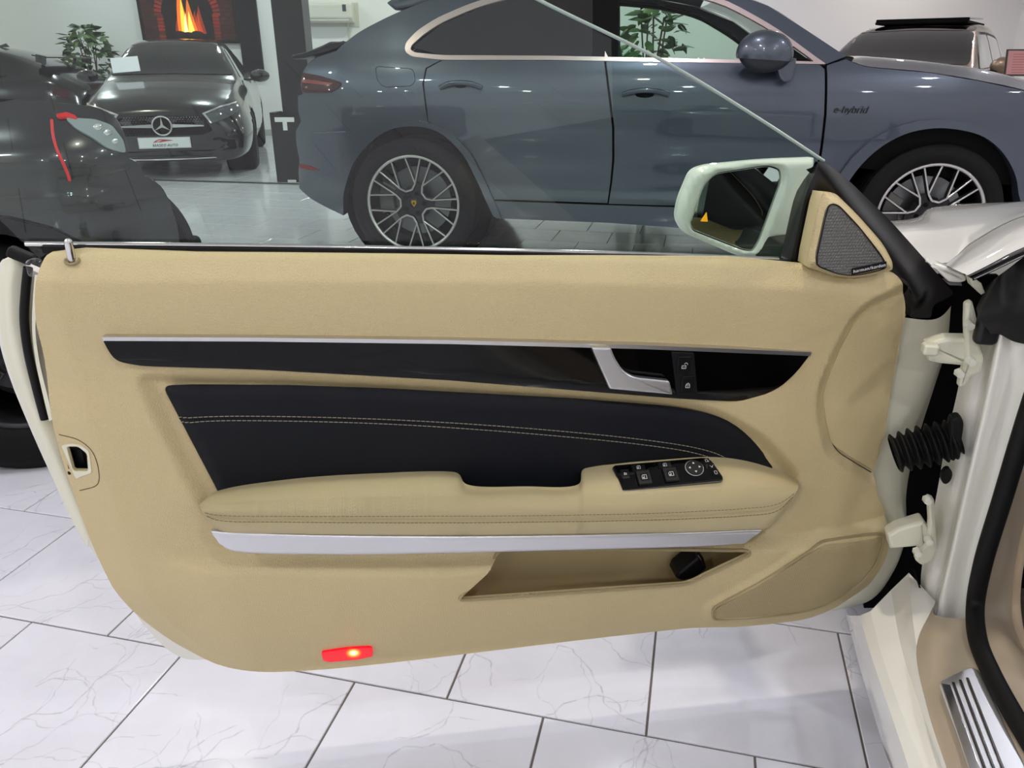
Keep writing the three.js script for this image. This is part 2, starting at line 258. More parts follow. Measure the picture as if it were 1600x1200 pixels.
const insertLine = round2([[-0.463, 0.7785], [-0.4252, 0.7781], [-0.3028, 0.77], [-0.176, 0.7578], [0.0939, 0.7259], [0.2384, 0.7047], [0.2937, 0.6908], [0.3379, 0.671], [0.378, 0.6348], [0.4159, 0.5853], [0.3965, 0.5571], [0.0997, 0.5476], [-0.3496, 0.5863], [-0.4131, 0.6043]], [0.012, 0, 0, 0, 0, 0.05, 0.03, 0.03, 0.03, 0.01, 0, 0, 0, 0.01], 4);
const recessLine = round2([[-0.4984, 0.8012], [-0.3242, 0.7897], [-0.0887, 0.765], [0.224, 0.7249], [0.314, 0.6988], [0.3901, 0.6515], [0.4585, 0.5744], [0.4521, 0.5111], [0.3949, 0.4561], [-0.373, 0.5295], [-0.4436, 0.5894]], 0.03, 4);
const coverLine = round2([[0.5785, 0.8626], [0.5201, 0.8479], [0.5001, 0.8286], [0.4828, 0.7705], [0.4689, 0.71], [0.4802, 0.6669], [0.4964, 0.6266], [0.5341, 0.5992], [0.5922, 0.5616], [0.5955, 0.615], [0.5965, 0.7022], [0.591, 0.8049]], [0.004, 0.012, 0.014, 0.02, 0.018, 0.03, 0.012, 0.02, 0.004, 0.004, 0.02, 0.004], 3);
const grilleLine = round2([[0.6107, 0.4629], [0.5019, 0.4717], [0.4724, 0.4634], [0.446, 0.4413], [0.3352, 0.3384], [0.3372, 0.3197], [0.3448, 0.3002], [0.4837, 0.3002], [0.5606, 0.3131], [0.6031, 0.3485], [0.6194, 0.3965]], [0.006, 0.03, 0.03, 0.02, 0.012, 0.008, 0.008, 0.02, 0.03, 0.03, 0.02], 3);
const creaseLine = [[-0.564, 0.9317], [-0.5667, 0.8431], [-0.5575, 0.6984], [-0.5483, 0.5515], [-0.5383, 0.4627], [-0.5148, 0.3903], [-0.4822, 0.3339], [-0.4398, 0.3008]];
const ledgeLine = [[-0.5913, 0.5268], [-0.5447, 0.5243], [-0.4386, 0.505], [-0.3584, 0.5015], [-0.0982, 0.4686]];
const softLine = [[0.4524, 0.889], [0.4207, 0.8605], [0.3949, 0.7948]];
const beltV = (u) => interp(u, [[-0.5639, 0.9583], [0, 0.9358], [0.4126, 0.9122], [0.548, 0.8947]]);
const bottomV = 0.29;
function doorW(u, v) {
  let w = 0; const d = beltV(u) - v;
  { const t = 0.033 - d; w -= 0.25 * (t + Math.sqrt(t * t + 0.00002)) + 0.004 * Math.pow(clamp(1 - d / 0.007), 2); }   // sloping belt facet
  w -= 0.005 * sstep(0.05, 0.13, d) * (1 - sstep(0.16, 0.24, d));         // hollow above the trim
  const sr = sdist(recessLine, u, v); w -= 0.016 * (1 - sstep(-0.022, 0.004, sr));
  const sc = sdist(coverLine, u, v); { const t = clamp(1 - (sc + 0.001) / 0.018); w -= 0.013 * (0.75 * t + 0.25 * t * t * (3 - 2 * t)); };
  // lower bulge below a ledge that dies out to the left
  const lv = interp(u, ledgeLine), lf = sstep(-0.53, -0.4, u); w += 0.02 * lf * sstep(0.012, -0.014, v - lv);
  w -= 0.05 * Math.pow(clamp((0.47 - v) / 0.2), 1.5);
  // rear band falls back beyond the crease
  const cu = interp(-v, creaseLine.map((p) => [-p[1], p[0]])), back = cu - u; if (back > -0.04) w -= 0.36 * 0.5 * (back + Math.sqrt(back * back + 0.00002)) * sstep(0.27, 0.4, v);
  // hinge end swells and then turns away
  w += 0.008 * sstep(0.3, 0.42, u) * (1 - sstep(0.62, 0.78, v) * 0) * (1 - sstep(0.5, 0.6, u));
  w -= 0.022 * Math.pow(clamp((u - 0.5) / 0.14), 2);
  const sg = sdist(grilleLine, u, v); w += 0.005 * (1 - sstep(-0.002, 0.016, sg));
  return w;
}
const DF = (u, v) => [u, v, doorW(u, v)];
dp('door_panel', drape(panelLine, DF, { cell: 0.0045, rim: (u, v) => (v > 0.86 ? 0.005 : 0.055), rimDir: [0, 0, 1], rimHole: 0.006, holes: [pocketLine, latchLine] }), M.beige, 'beige grained lining of the door');
// front cover with its own gap, and the perforated loudspeaker cover
dp('front_cover', drape(offset2(coverLine, 0.0016), DF, { cell: 0.008, rim: 0.006, lift: 0.0022 }), M.beige);
dp('speaker_cover', drape(offset2(grilleLine, 0.007), DF, { cell: 0.008, rim: 0.004, lift: 0.0016 }), M.beigePerf, 'perforated beige speaker cover');
{ const o = offset2(grilleLine, 0.002).map(([u, v]) => [u, v, doorW(u, v) + 0.001]); dp('speaker_rim', tube(o.filter((_, i) => i % 2 === 0), 0.0022, 160, 6, true), M.beige); }
{ const seam = spline2([[0.5761, 0.8545], [0.5324, 0.8428], [0.5103, 0.8224], [0.4918, 0.7635], [0.4784, 0.7042], [0.4888, 0.6606], [0.5051, 0.6209], [0.5437, 0.591], [0.5849, 0.5635]], 5); dp('cover_seam', tube(seam.map(([u, v]) => [u, v, doorW(u, v) + 0.0012]), 0.0009, 90, 5), std(0x4a4030, 0.8)); }
// insert: padded leather in a hollow
const insW = (u, v) => { const s = -sdist(insertLine, u, v); return -0.0125 + 0.009 * Math.pow(clamp(s / 0.016), 0.5) ; };
dp('leather_insert', drape(insertLine, (u, v) => [u, v, doorW(u, v) * 0 + insW(u, v) + 0.002], { cell: 0.008, rim: 0.012 }), M.navy, 'dark navy leather insert');
function stitches(name, line, fnW, mat, len = 0.0045, gap = 0.0022, r = 0.0006) {
  const c = new THREE.CatmullRomCurve3(line.map((p) => new THREE.Vector3(p[0], p[1], 0)), false, 'centripetal'), L = c.getLength(), gs = []; const n = Math.floor(L / (len + gap)), base = new THREE.CapsuleGeometry(r, len, 2, 5).rotateZ(Math.PI / 2);
  for (let i = 0; i < n; i++) { const t = (i + 0.5) / n, p = c.getPointAt(t), q = c.getTangentAt(t), a = Math.atan2(q.y, q.x); gs.push(at(base.clone(), [p.x, p.y, fnW(p.x, p.y)], [0, 0, a])); }
  const m = dp(name, gs, mat); m.userData.kind = 'stuff'; return m;
}
const seamA = [[-0.4495, 0.7335], [-0.4136, 0.7339], [-0.3479, 0.7306], [-0.1787, 0.7147], [0, 0.6908], [0.1903, 0.658], [0.2808, 0.6366], [0.3207, 0.6207], [0.3452, 0.6023], [0.3575, 0.5858]], seamB = [[-0.4483, 0.7259], [-0.4129, 0.7273], [-0.3487, 0.724], [-0.1791, 0.7078], [0, 0.6827], [0.1909, 0.6495], [0.2745, 0.6296], [0.3112, 0.6148], [0.3357, 0.5964], [0.344, 0.5869]];
for (const s of [seamA, seamB]) stitches('insert_stitching', s, (u, v) => insW(u, v) + 0.0022, M.stitch);
dp('insert_seam', tube(spline2(seamA.map((p, i) => [(p[0] + seamB[i][0]) / 2, (p[1] + seamB[i][1]) / 2]), 3).map(([u, v]) => [u, v, insW(u, v) + 0.0016]), 0.0011, 120, 6), M.navy);

// armrest
const armRows = [
  [[-0.436, 0.6054], [-0.4178, 0.6193], [-0.3169, 0.6316], [-0.1839, 0.6314], [-0.0821, 0.6245], [-0.0684, 0.6229], [0.0136, 0.6131], [0.091, 0.61], [0.1071, 0.6152], [0.1536, 0.6202], [0.2323, 0.6219], [0.3025, 0.621], [0.3544, 0.6116], [0.4142, 0.5892], [0.4499, 0.5683]],
  [[-0.431, 0.6177], [-0.411, 0.6291], [-0.313, 0.637], [-0.1833, 0.6357], [-0.0839, 0.6288], [-0.0688, 0.6201], [0.013, 0.6113], [0.0902, 0.6081], [0.1011, 0.6162], [0.1467, 0.6179], [0.2239, 0.6183], [0.2926, 0.6173], [0.3432, 0.6102], [0.4009, 0.5947], [0.436, 0.5797]],
  [[-0.4231, 0.6313], [-0.404, 0.6346], [-0.3098, 0.6325], [-0.1836, 0.6259], [-0.0863, 0.6188], [-0.0704, 0.6164], [0.0102, 0.6096], [0.0863, 0.6054], [0.0946, 0.6057], [0.1395, 0.603], [0.2153, 0.601], [0.2827, 0.5997], [0.3317, 0.5978], [0.3864, 0.5955], [0.4187, 0.5929]],
  [[-0.4188, 0.6329], [-0.4015, 0.6304], [-0.3097, 0.6214], [-0.1843, 0.6115], [-0.0875, 0.6041], [-0.0717, 0.6027], [0.0086, 0.5957], [0.0844, 0.5902], [0.0927, 0.5905], [0.1374, 0.5867], [0.213, 0.5833], [0.2803, 0.5818], [0.329, 0.5809], [0.3827, 0.5839], [0.4119, 0.5944]],
  [[-0.4163, 0.6265], [-0.4006, 0.6182], [-0.3111, 0.6073], [-0.1854, 0.595], [-0.0881, 0.5863], [-0.0722, 0.5848], [0.0086, 0.5786], [0.0847, 0.5729], [0.0931, 0.5721], [0.138, 0.5692], [0.2142, 0.5645], [0.282, 0.5618], [0.331, 0.5607], [0.3849, 0.5648], [0.4084, 0.5878]],
  [[-0.4143, 0.6111], [-0.4004, 0.5939], [-0.3151, 0.5819], [-0.1872, 0.568], [-0.0881, 0.5588], [-0.0719, 0.5573], [0.0103, 0.5507], [0.0879, 0.5446], [0.0964, 0.5438], [0.1422, 0.5407], [0.2199, 0.5346], [0.2892, 0.5304], [0.3393, 0.5281], [0.3794, 0.5301], [0.4103, 0.5685]],
  [[-0.4211, 0.5793], [-0.4068, 0.5654], [-0.3229, 0.5533], [-0.1896, 0.5387], [-0.0862, 0.529], [-0.0693, 0.5275], [0.0164, 0.5194], [0.0974, 0.5141], [0.1063, 0.5133], [0.154, 0.51], [0.2351, 0.5036], [0.3073, 0.4992], [0.3595, 0.4979], [0.4013, 0.5], [0.4322, 0.5345]],
];
const armW = [0.0, 0.026, 0.056, 0.067, 0.068, 0.058, 0.02], armNotch = [0.034, 0.038];
const arm3 = armRows.map((r, j) => r.map((p, i) => [p[0], p[1], j < 2 && i >= 5 && i <= 7 ? armNotch[j] : armW[j]]));
dp('armrest', skin(arm3, 140, 36), M.beigeSoft, 'padded beige leather armrest');
{ const rowAt = (f) => { const a = arm3[4], b = arm3[3], c = arm3[5]; return a.map((p, i) => (f > 0 ? p.map((t, k) => t + (b[i][k] - t) * f) : p.map((t, k) => t + (c[i][k] - t) * -f))); };
  for (const f of [0.45, -0.12]) { const row = rowAt(f); const c = curve(row), L = c.getLength(), gs = [], n = Math.floor(L / 0.0058), b = new THREE.CapsuleGeometry(0.0008, 0.0036, 2, 5).rotateZ(Math.PI / 2); for (let i = 1; i < n; i++) { const p = c.getPointAt(i / n), q = c.getTangentAt(i / n); gs.push(at(b.clone(), [p.x, p.y, p.z + 0.0006], [0, -Math.atan2(q.z, q.x), Math.atan2(q.y, Math.hypot(q.x, q.z))])); } dp('armrest_stitching', gs, M.stitchBeige).userData.kind = 'stuff'; }
  dp('armrest_seam', tube(rowAt(0.16).map((p) => [p[0], p[1], p[2] + 0.0004]), 0.0012, 120, 6), M.beigeSoft); }
// bright metal strip under the armrest
{ const top = [[-0.4141, 0.5928], [-0.3997, 0.5895], [-0.2737, 0.5726], [-0.099, 0.5542], [0.0857, 0.5391], [0.2804, 0.5266], [0.3712, 0.5227]], low = [[-0.4071, 0.563], [-0.3951, 0.5524], [-0.2781, 0.5346], [-0.0995, 0.5193], [0.089, 0.5065], [0.2875, 0.4942], [0.3488, 0.4929]];
  const mid = top.map((p, i) => [(p[0] + low[i][0]) / 2, (p[1] + low[i][1]) / 2, 0.0535]);
  dp('metal_strip', skin([top.map((p) => [p[0], p[1], 0.05]), top.map((p) => [p[0], p[1] - 0.002, 0.056]), mid, low.map((p) => [p[0], p[1], 0.047]), low.map((p) => [p[0], p[1] + 0.001, 0.0])], 60, 16), M.brushed, 'brushed bright metal strip');
  dp('strip_shadow_gap', tube(top.slice(1).map((p) => [p[0], p[1] + 0.0016, 0.052]), 0.0013, 60, 6), M.blackPlastic); }
// pocket
dp('pocket_wall', drape(offset2(round2([[-0.1426, 0.3038], [-0.0943, 0.4927], [0.4409, 0.4496], [0.4293, 0.2712]], 0.01), 0), (u, v) => [u, v, -0.062], { cell: 0.05, rim: 0 }), M.beigeFlat);
{ const lip = offset2(pocketLine, -0.0018).map(([u, v]) => [u, v, doorW(u, v) + 0.0004]); dp('pocket_lip', tube(lip, 0.0028, 260, 8, true), M.beige); }
dp('tailgate_switch', at(plate(round2([[0.2714, 0.3931], [0.2747, 0.4055], [0.3048, 0.4338], [0.3161, 0.4289], [0.3238, 0.4068], [0.3078, 0.3906], [0.284, 0.3867]], 0.004), 0.04, 0.005), [0, 0, -0.05]), M.blackPlastic, 'black wedge switch in the pocket');
{ const [a, b] = [[0.3029, 0.4395], [0.3136, 0.4186]]; dp('switch_edge', tube([[...a, -0.008], [(a[0] + b[0]) / 2 + 0.001, (a[1] + b[1]) / 2, -0.007], [...b, -0.008]], 0.0013, 10, 6), M.darkChrome); }

// black gloss trim with its metal strip
const trimLine = round2([[-0.5171, 0.8492], [-0.3344, 0.8393], [-0.0868, 0.8236], [0.1806, 0.8037], [0.4333, 0.7811], [0.4167, 0.754], [0.3853, 0.7233], [0.3425, 0.7094], [0.2435, 0.7217], [-0.0885, 0.7698], [-0.3393, 0.7996], [-0.4809, 0.8118], [-0.5057, 0.8201], [-0.5126, 0.8326]], [0.002, 0, 0, 0, 0.003, 0.02, 0.03, 0.04, 0, 0, 0, 0.03, 0.012, 0.01], 4);
const trimLow = smoothTable([[-0.5207, 0.8305], [-0.4792, 0.8213], [-0.3382, 0.8085], [-0.0882, 0.7801], [0.2425, 0.7328], [0.3406, 0.7249], [0.4393, 0.7426]], 0.01, 0.06);
const trimW = (u, v) => { const d = trimLow(u) - v; return 0.0065 - 0.18 * (d + Math.sqrt(d * d + 0.000004)); };
dp('gloss_trim', drape(trimLine, (u, v) => [u, v, trimW(u, v)], { cell: 0.007, rim: 0.012 }), M.piano, 'piano black gloss trim');
dp('trim_strip', drape([[-0.5167, 0.8551], [-0.3336, 0.8454], [-0.0866, 0.8299], [0.1803, 0.8094], [0.4335, 0.786], [0.4334, 0.7801], [0.1806, 0.8037], [-0.0868, 0.8245], [-0.3343, 0.8402], [-0.5162, 0.85]], (u, v) => [u, v, 0.009 + 0.0 * u], { cell: 0.02, rim: 0.014 }), M.silver, 'thin bright metal strip');
// inner handle and lock buttons
const handleLine = round2([[0.1059, 0.8137], [0.1327, 0.8124], [0.1398, 0.7961], [0.1527, 0.7765], [0.1679, 0.7671], [0.2203, 0.7583], [0.2268, 0.7364], [0.134, 0.7507]], [0.003, 0.003, 0.02, 0.02, 0.02, 0.004, 0.003, 0.003], 4);
dp('door_handle', at(plate(handleLine, 0.012, 0.003, [], 3), [0, 0, 0.01]), M.brushed, 'L-shaped brushed metal pull handle');
const lockLine = round2([[0.2239, 0.7977], [0.2569, 0.7941], [0.2693, 0.7236], [0.2373, 0.7286]], 0.002);
dp('lock_bezel', at(plate(lockLine, 0.006, 0.001), [0, 0, 0.004]), M.satin);
function iconTex(kind, bg = '#0b0b0d', fg = '#c9c9c6') { return canvasTex(64, 64, (c) => { c.fillStyle = bg; c.fillRect(0, 0, 64, 64); c.strokeStyle = c.fillStyle = fg; c.lineWidth = 4; c.lineJoin = 'round';
  if (kind === 'lock' || kind === 'unlock') { c.strokeRect(20, 34, 24, 18); c.beginPath(); if (kind === 'lock') c.arc(32, 32, 9, Math.PI, 0); else { c.arc(44, 26, 9, Math.PI, 0.4); } c.stroke(); c.fillRect(30, 40, 4, 7); }
  else if (kind === 'window') { c.beginPath(); c.moveTo(14, 50); c.lineTo(14, 26); c.lineTo(24, 14); c.lineTo(50, 14); c.lineTo(50, 50); c.closePath(); c.stroke(); c.beginPath(); c.moveTo(32, 18); c.lineTo(32, 46); c.stroke(); c.fillRect(20, 34, 8, 12); }
  else if (kind === 'child') { c.fillRect(16, 16, 18, 12); c.fillRect(38, 20, 10, 28); c.fillRect(14, 34, 18, 14); }
  else if (kind === 'fold') { c.beginPath(); c.moveTo(12, 20); c.lineTo(30, 40); c.lineTo(52, 18); c.stroke(); c.fillRect(26, 34, 14, 12); }
  else if (kind === 'mirrorL') { c.beginPath(); c.roundRect(18, 12, 26, 38, 8); c.stroke(); }
  else if (kind === 'mirrorR') { c.strokeRect(14, 16, 26, 30); c.fillRect(42, 34, 10, 14); } }); }
const icon = (kind) => new THREE.MeshPhysicalMaterial({ map: iconTex(kind), roughness: 0.6, specularIntensity: 0.3, side: THREE.DoubleSide });
function quadOn(p, ex, ey, w, h, lift, n) { const g = new THREE.PlaneGeometry(w, h); const m = new THREE.Matrix4().makeBasis(ex, ey, n).setPosition(p.clone().addScaledVector(n, lift)); return g.applyMatrix4(m); }
{ const c = [[0.2427, 0.7773], [0.251, 0.7475]], ex = new THREE.Vector3(1, -0.02, 0).normalize(), n = new THREE.Vector3(0, 0, 1), ey = n.clone().cross(ex);
  c.forEach((p, i) => { const pos = new THREE.Vector3(p[0], p[1], 0.01); const m = new THREE.Matrix4().makeBasis(ex, ey, n).setPosition(pos);
    dp('lock_button', box(0.019, 0.026, 0.004, 0.0015).applyMatrix4(m), M.blackPlastic); dp('button_symbol', quadOn(pos, ex, ey, 0.015, 0.015, 0.0023, n), icon(i ? 'lock' : 'unlock')); }); }
// window and mirror switches on the armrest
{ const [bl] = [[0.1468, 0.6219]], [br] = [[0.2927, 0.6237]], [fr] = [[0.3038, 0.6073]], [fl] = [[0.1525, 0.6016]];
  const BL = v3([...bl, 0.014]), BR = v3([...br, 0.014]), FR = v3([...fr, 0.05]), FL = v3([...fl, 0.05]);
  const ctr = BL.clone().add(BR).add(FR).add(FL).multiplyScalar(0.25), ex = BR.clone().sub(BL).add(FR).sub(FL).normalize(); let ey = BL.clone().sub(FL).add(BR).sub(FR).normalize(); const n = ex.clone().cross(ey).normalize(); ey = n.clone().cross(ex);
  const to2 = (P) => { const d = P.clone().sub(ctr); return [d.dot(ex), d.dot(ey)]; }, B = new THREE.Matrix4().makeBasis(ex, ey, n).setPosition(ctr.clone().addScaledVector(n, -0.001));
  const q = [BL, FL, FR, BR].map(to2), line = round2(q, [0.004, 0.003, 0.006, 0.012], 4);
  const put = (g) => g.applyMatrix4(B), W_ = q[2][0] - q[1][0], lerp = (s, t) => { const f = [q[1][0] + (q[2][0] - q[1][0]) * s, q[1][1] + (q[2][1] - q[1][1]) * s], b = [q[0][0] + (q[3][0] - q[0][0]) * s, q[0][1] + (q[3][1] - q[0][1]) * s]; return [f[0] + (b[0] - f[0]) * t, f[1] + (b[1] - f[1]) * t]; };
  dp('switch_bezel', put(plate(offset2(line, -0.0012), 0.005, 0.001)), M.darkChrome);
  dp('switch_panel', put(at(plate(line, 0.008, 0.0016), [0, 0, 0.001])), M.piano, 'black switch panel for windows and mirrors');
  const btn = (name, s, t, w, h, z, mat, kind, iw) => { const p = lerp(s, t); dp(name, put(at(box(w, h, z, 0.0015), [p[0], p[1], 0.009 + z / 2 - 0.001])), mat); if (kind) dp('button_symbol', put(at(new THREE.PlaneGeometry(iw, iw), [p[0], p[1], 0.0083 + z])), icon(kind)); };
  btn('window_switch', 0.24, 0.34, 0.021, 0.024, 0.005, M.satin, 'window', 0.012); btn('window_switch', 0.51, 0.36, 0.021, 0.024, 0.005, M.satin, 'window', 0.012);
  btn('window_switch', 0.235, 0.79, 0.02, 0.011, 0.0025, M.blackPlastic, 'window', 0.009); btn('window_switch', 0.505, 0.8, 0.02, 0.011, 0.0025, M.blackPlastic, 'window', 0.009);
  btn('child_lock_button', 0.08, 0.58, 0.012, 0.016, 0.002, M.blackPlastic, 'child', 0.008);
  btn('mirror_button', 0.945, 0.82, 0.009, 0.01, 0.002, M.blackPlastic, 'mirrorR', 0.008); btn('mirror_button', 0.955, 0.56, 0.009, 0.01, 0.002, M.blackPlastic, 'fold', 0.009); btn('mirror_button', 0.955, 0.28, 0.009, 0.01, 0.002, M.blackPlastic, 'mirrorL', 0.009);
  const c = lerp(0.775, 0.55); dp('mirror_dial', put(at(cyl(0.0125, 0.0135, 0.004, 32).rotateX(Math.PI / 2), [c[0], c[1], 0.0105])), M.blackPlastic); dp('dial_ring', put(at(new THREE.TorusGeometry(0.0132, 0.0006, 8, 40), [c[0], c[1], 0.0105])), M.silver);
  for (let k = 0; k < 4; k++) { const a = k * Math.PI / 2; dp('dial_arrow', put(at(new THREE.CircleGeometry(0.0021, 3).rotateZ(a), [c[0] + 0.0072 * Math.cos(a), c[1] + 0.0072 * Math.sin(a), 0.01275])), std(0xd8d8d4, 0.5)); } }

// speaker triangle at the mirror corner
const triLine = round2([[0.4164, 1.0129], [0.434, 1.01], [0.4713, 0.9805], [0.5179, 0.9384], [0.5365, 0.9127], [0.5388, 0.9017], [0.488, 0.8917], [0.4561, 0.8947], [0.4084, 0.9109], [0.4078, 0.926], [0.4126, 0.998]], [0.006, 0.008, 0.02, 0.03, 0.01, 0.004, 0.02, 0.02, 0.003, 0.01, 0.01], 4);
const triIn = round2([[0.4226, 0.9983], [0.4337, 0.9963], [0.4692, 0.9667], [0.5134, 0.9217], [0.5219, 0.908], [0.4791, 0.8987], [0.4504, 0.9016], [0.4173, 0.9152], [0.4153, 0.9276], [0.4196, 0.9892]], [0.006, 0.008, 0.02, 0.02, 0.006, 0.02, 0.02, 0.004, 0.01, 0.01], 4);
const triW = (u, v) => 0.004 + 0.012 * sstep(0, 0.014, -sdist(triLine, u, v));
dp('tweeter_housing', drape(triLine, (u, v) => [u, v, triW(u, v)], { cell: 0.005, rim: 0.03, holes: [triIn] }), M.beige);
dp('tweeter_grille', drape(offset2(triIn, 0.0008), (u, v) => [u, v, 0.0145], { cell: 0.02, rim: 0.004 }), M.greyGrille, 'grey metal speaker grille');
dp('grille_edge', tube(triIn.filter((_, i) => i % 2 === 0).map(([u, v]) => [u, v, 0.0155]), 0.0009, 90, 5, true), M.blackPlastic);
{ const [a, b] = [[0.4727, 0.9051], [0.5168, 0.9126]]; const A = v3([...a, 0.0158]), Bv = v3([...b, 0.0158]), ex = Bv.clone().sub(A).normalize(), n = new THREE.Vector3(0, 0, 1), ey = n.clone().cross(ex), L = A.distanceTo(Bv) + 0.006, ctr = A.clone().add(Bv).multiplyScalar(0.5);
  dp('speaker_badge', box(L, 0.0095, 0.002, 0.001).applyMatrix4(new THREE.Matrix4().makeBasis(ex, ey, n).setPosition(ctr)), M.blackPlastic);
  dp('badge_lettering', quadOn(ctr, ex, ey, L * 0.97, 0.0085, 0.0012, n), new THREE.MeshStandardMaterial({ roughness: 0.4, map: canvasTex(512, 96, (c) => { c.fillStyle = '#0b0b0b'; c.fillRect(0, 0, 512, 96); c.fillStyle = '#d8d8d8'; c.font = 'bold 66px sans-serif'; c.textAlign = 'center'; c.fillText('harman/kardon', 256, 70, 496); }) }), 'small white harman/kardon lettering'); }

// window: frameless pane leaning inward, chrome belt strip and black seal
const lean = 0.16, paneW = (v) => -0.045 + (v - 0.93) * lean;
const paneLine = [...[[0.3957, 0.9049], [-0.5814, 0.9496], [-0.5901, 0.9442], [-0.5997, 0.9606], [-0.6193, 0.9926]], ...[[-0.6544, 1.1167], [-0.6534, 1.2541]], ...[[-0.4465, 1.3594], [-0.2165, 1.3385], [-0.0874, 1.2891]], ...[[0.0227, 1.2393]], ...[[0.3201, 1.1075]], ...[[0.4259, 1.0488], [0.4188, 0.9716]]];
dp('window_pane', drape(paneLine, (u, v) => [u, v, paneW(v)], { cell: 0.2, rim: 0 }), M.glass, 'greenish frameless window glass');
dp('pane_edge', tube([...[[-0.2172, 1.342], [-0.0869, 1.2916], [0.0227, 1.24]].map(([u, v]) => [u, v, paneW(v)]), ...[[0.1917, 1.17], [0.3155, 1.1081]].map(([u, v]) => [u, v, paneW(v)]), ...[[0.4279, 1.0479]].map(([u, v]) => [u, v, paneW(v)])], 0.0022, 60, 6), std(0x9fb0a6, 0.3), 'pale ground edge of the glass');
dp('belt_strip', tube([[-0.5978, 0.9651], [-0.4034, 0.9575], [-0.1312, 0.9449], [0.1827, 0.9271], [0.3858, 0.9131]].map(([u, v]) => [u, v, -0.034]), 0.0032, 60, 8), M.chrome, 'chrome belt strip');
dp('belt_seal', drape([[-0.5782, 0.9627], [-0.1314, 0.9446], [0.1797, 0.9268], [0.404, 0.9122], [0.4264, 0.904], [0.0034, 0.9291], [-0.5772, 0.954]], (u, v) => [u, v, -0.0265], { cell: 0.05, rim: 0.01 }), M.rubber);
{ const [a, b] = [[-0.5394, 0.9696], [-0.5405, 0.95]]; dp('lock_pin', tube([[b[0], b[1] - 0.01, -0.014], [(a[0] + b[0]) / 2, (a[1] + b[1]) / 2, -0.013], [...a, -0.012]], 0.005, 12, 14), M.chrome, 'chrome lock pin'); dp('pin_tip', at(new THREE.SphereGeometry(0.005, 14, 10), [a[0], a[1], -0.012]), M.chrome); dp('pin_collar', at(new THREE.TorusGeometry(0.0078, 0.0018, 8, 24).rotateX(-1.1), [b[0] + 0.001, b[1] - 0.002, -0.012]), M.beige); }
// black corner of the window frame
const sailLine = round2([[0.4149, 1.0501], [0.4334, 1.0431], [0.4707, 1.0206], [0.541, 0.9667], [0.5952, 0.9197], [0.6434, 0.8765], [0.6709, 0.8522], [0.6397, 0.8358], [0.6402, 0.8159], [0.6078, 0.8174], [0.5859, 0.871], [0.5675, 0.887], [0.4642, 0.8851], [0.4024, 0.9095]], [0.004, 0.01, 0.02, 0.02, 0.02, 0.02, 0.008, 0.006, 0.004, 0.004, 0.01, 0.01, 0.01, 0.004], 4);
const ridge = [[0.4171, 1.0425], [0.4731, 0.9843], [0.5426, 0.9205], [0.6015, 0.8531]];
dp('corner_frame', drape(sailLine, (u, v) => [u, v, -0.03 + 0.016 * Math.exp(-((distLine(ridge, u, v) / 0.018) ** 2))], { cell: 0.008, rim: 0.03 }), std(0x0d0c0d, 0.38), 'black corner of the window frame');

// outer skin, rear edge, latch and seals
const skinLine = spline2([[-0.6519, 0.9355], [-0.6712, 0.8939], [-0.6812, 0.8453], [-0.6835, 0.7803], [-0.6763, 0.6945], [-0.6641, 0.5994], [-0.65, 0.5203], [-0.6277, 0.4358], [-0.5956, 0.3374], [-0.563, 0.2715], [-0.5362, 0.2478], [-0.4977, 0.2429], [-0.3413, 0.2287], [0.0718, 0.2289], [0.3697, 0.2344], [0.6548, 0.2567], [0.7027, 0.2879], [0.7093, 0.3993], [0.681, 0.507], [0.6807, 0.6769], [0.6789, 0.7885], [0.6717, 0.8208], [0.4097, 0.852], [-0.1688, 0.8893], [-0.5899, 0.9083], [-0.626, 0.9252]], 3, true);
dp('outer_skin', drape(skinLine, (u, v) => [u, v, -0.1 + 0.02 * clamp((v - 0.4) / 0.5)], { cell: 0.03, rim: 0.018 }), M.white, 'white painted outer door skin');
dp('rear_flange', skin([[[-0.6504, 0.9369], [-0.6662, 0.8964], [-0.6753, 0.8483], [-0.6776, 0.7839], [-0.6704, 0.6989], [-0.6583, 0.6046], [-0.6452, 0.5263], [-0.6373, 0.4935]].map(([u, v]) => [u, v, -0.08]), [[-0.6257, 0.9423], [-0.6392, 0.9037], [-0.6489, 0.8524], [-0.6511, 0.785], [-0.6445, 0.7055], [-0.6339, 0.6301], [-0.6256, 0.5788], [-0.6192, 0.5234]].map(([u, v]) => [u, v, -0.055]), [[-0.6134, 0.9386], [-0.6246, 0.9059], [-0.6348, 0.8551], [-0.6378, 0.7836], [-0.6315, 0.7095], [-0.6227, 0.642], [-0.6154, 0.5946], [-0.6076, 0.529]].map(([u, v]) => [u, v, -0.062])], 40, 10), M.cream, 'cream white rear edge of the door');
dp('rear_seal', tube([[-0.6089, 0.9319], [-0.6188, 0.9015], [-0.629, 0.8635], [-0.6343, 0.8197], [-0.6355, 0.765], [-0.6353, 0.7223]].map(([u, v]) => [u, v, -0.05]), 0.0055, 40, 10), M.rubber);
dp('seal_strip', skin([[[-0.5978, 0.9251], [-0.607, 0.8942], [-0.6173, 0.8523], [-0.6225, 0.8088], [-0.6242, 0.759], [-0.6246, 0.7243]].map(([u, v]) => [u, v, -0.038]), [[-0.5845, 0.9272], [-0.595, 0.8966], [-0.6071, 0.8594], [-0.6121, 0.8165], [-0.6131, 0.7627], [-0.6135, 0.7321]].map(([u, v]) => [u, v, -0.026])], 30, 4), M.cream);
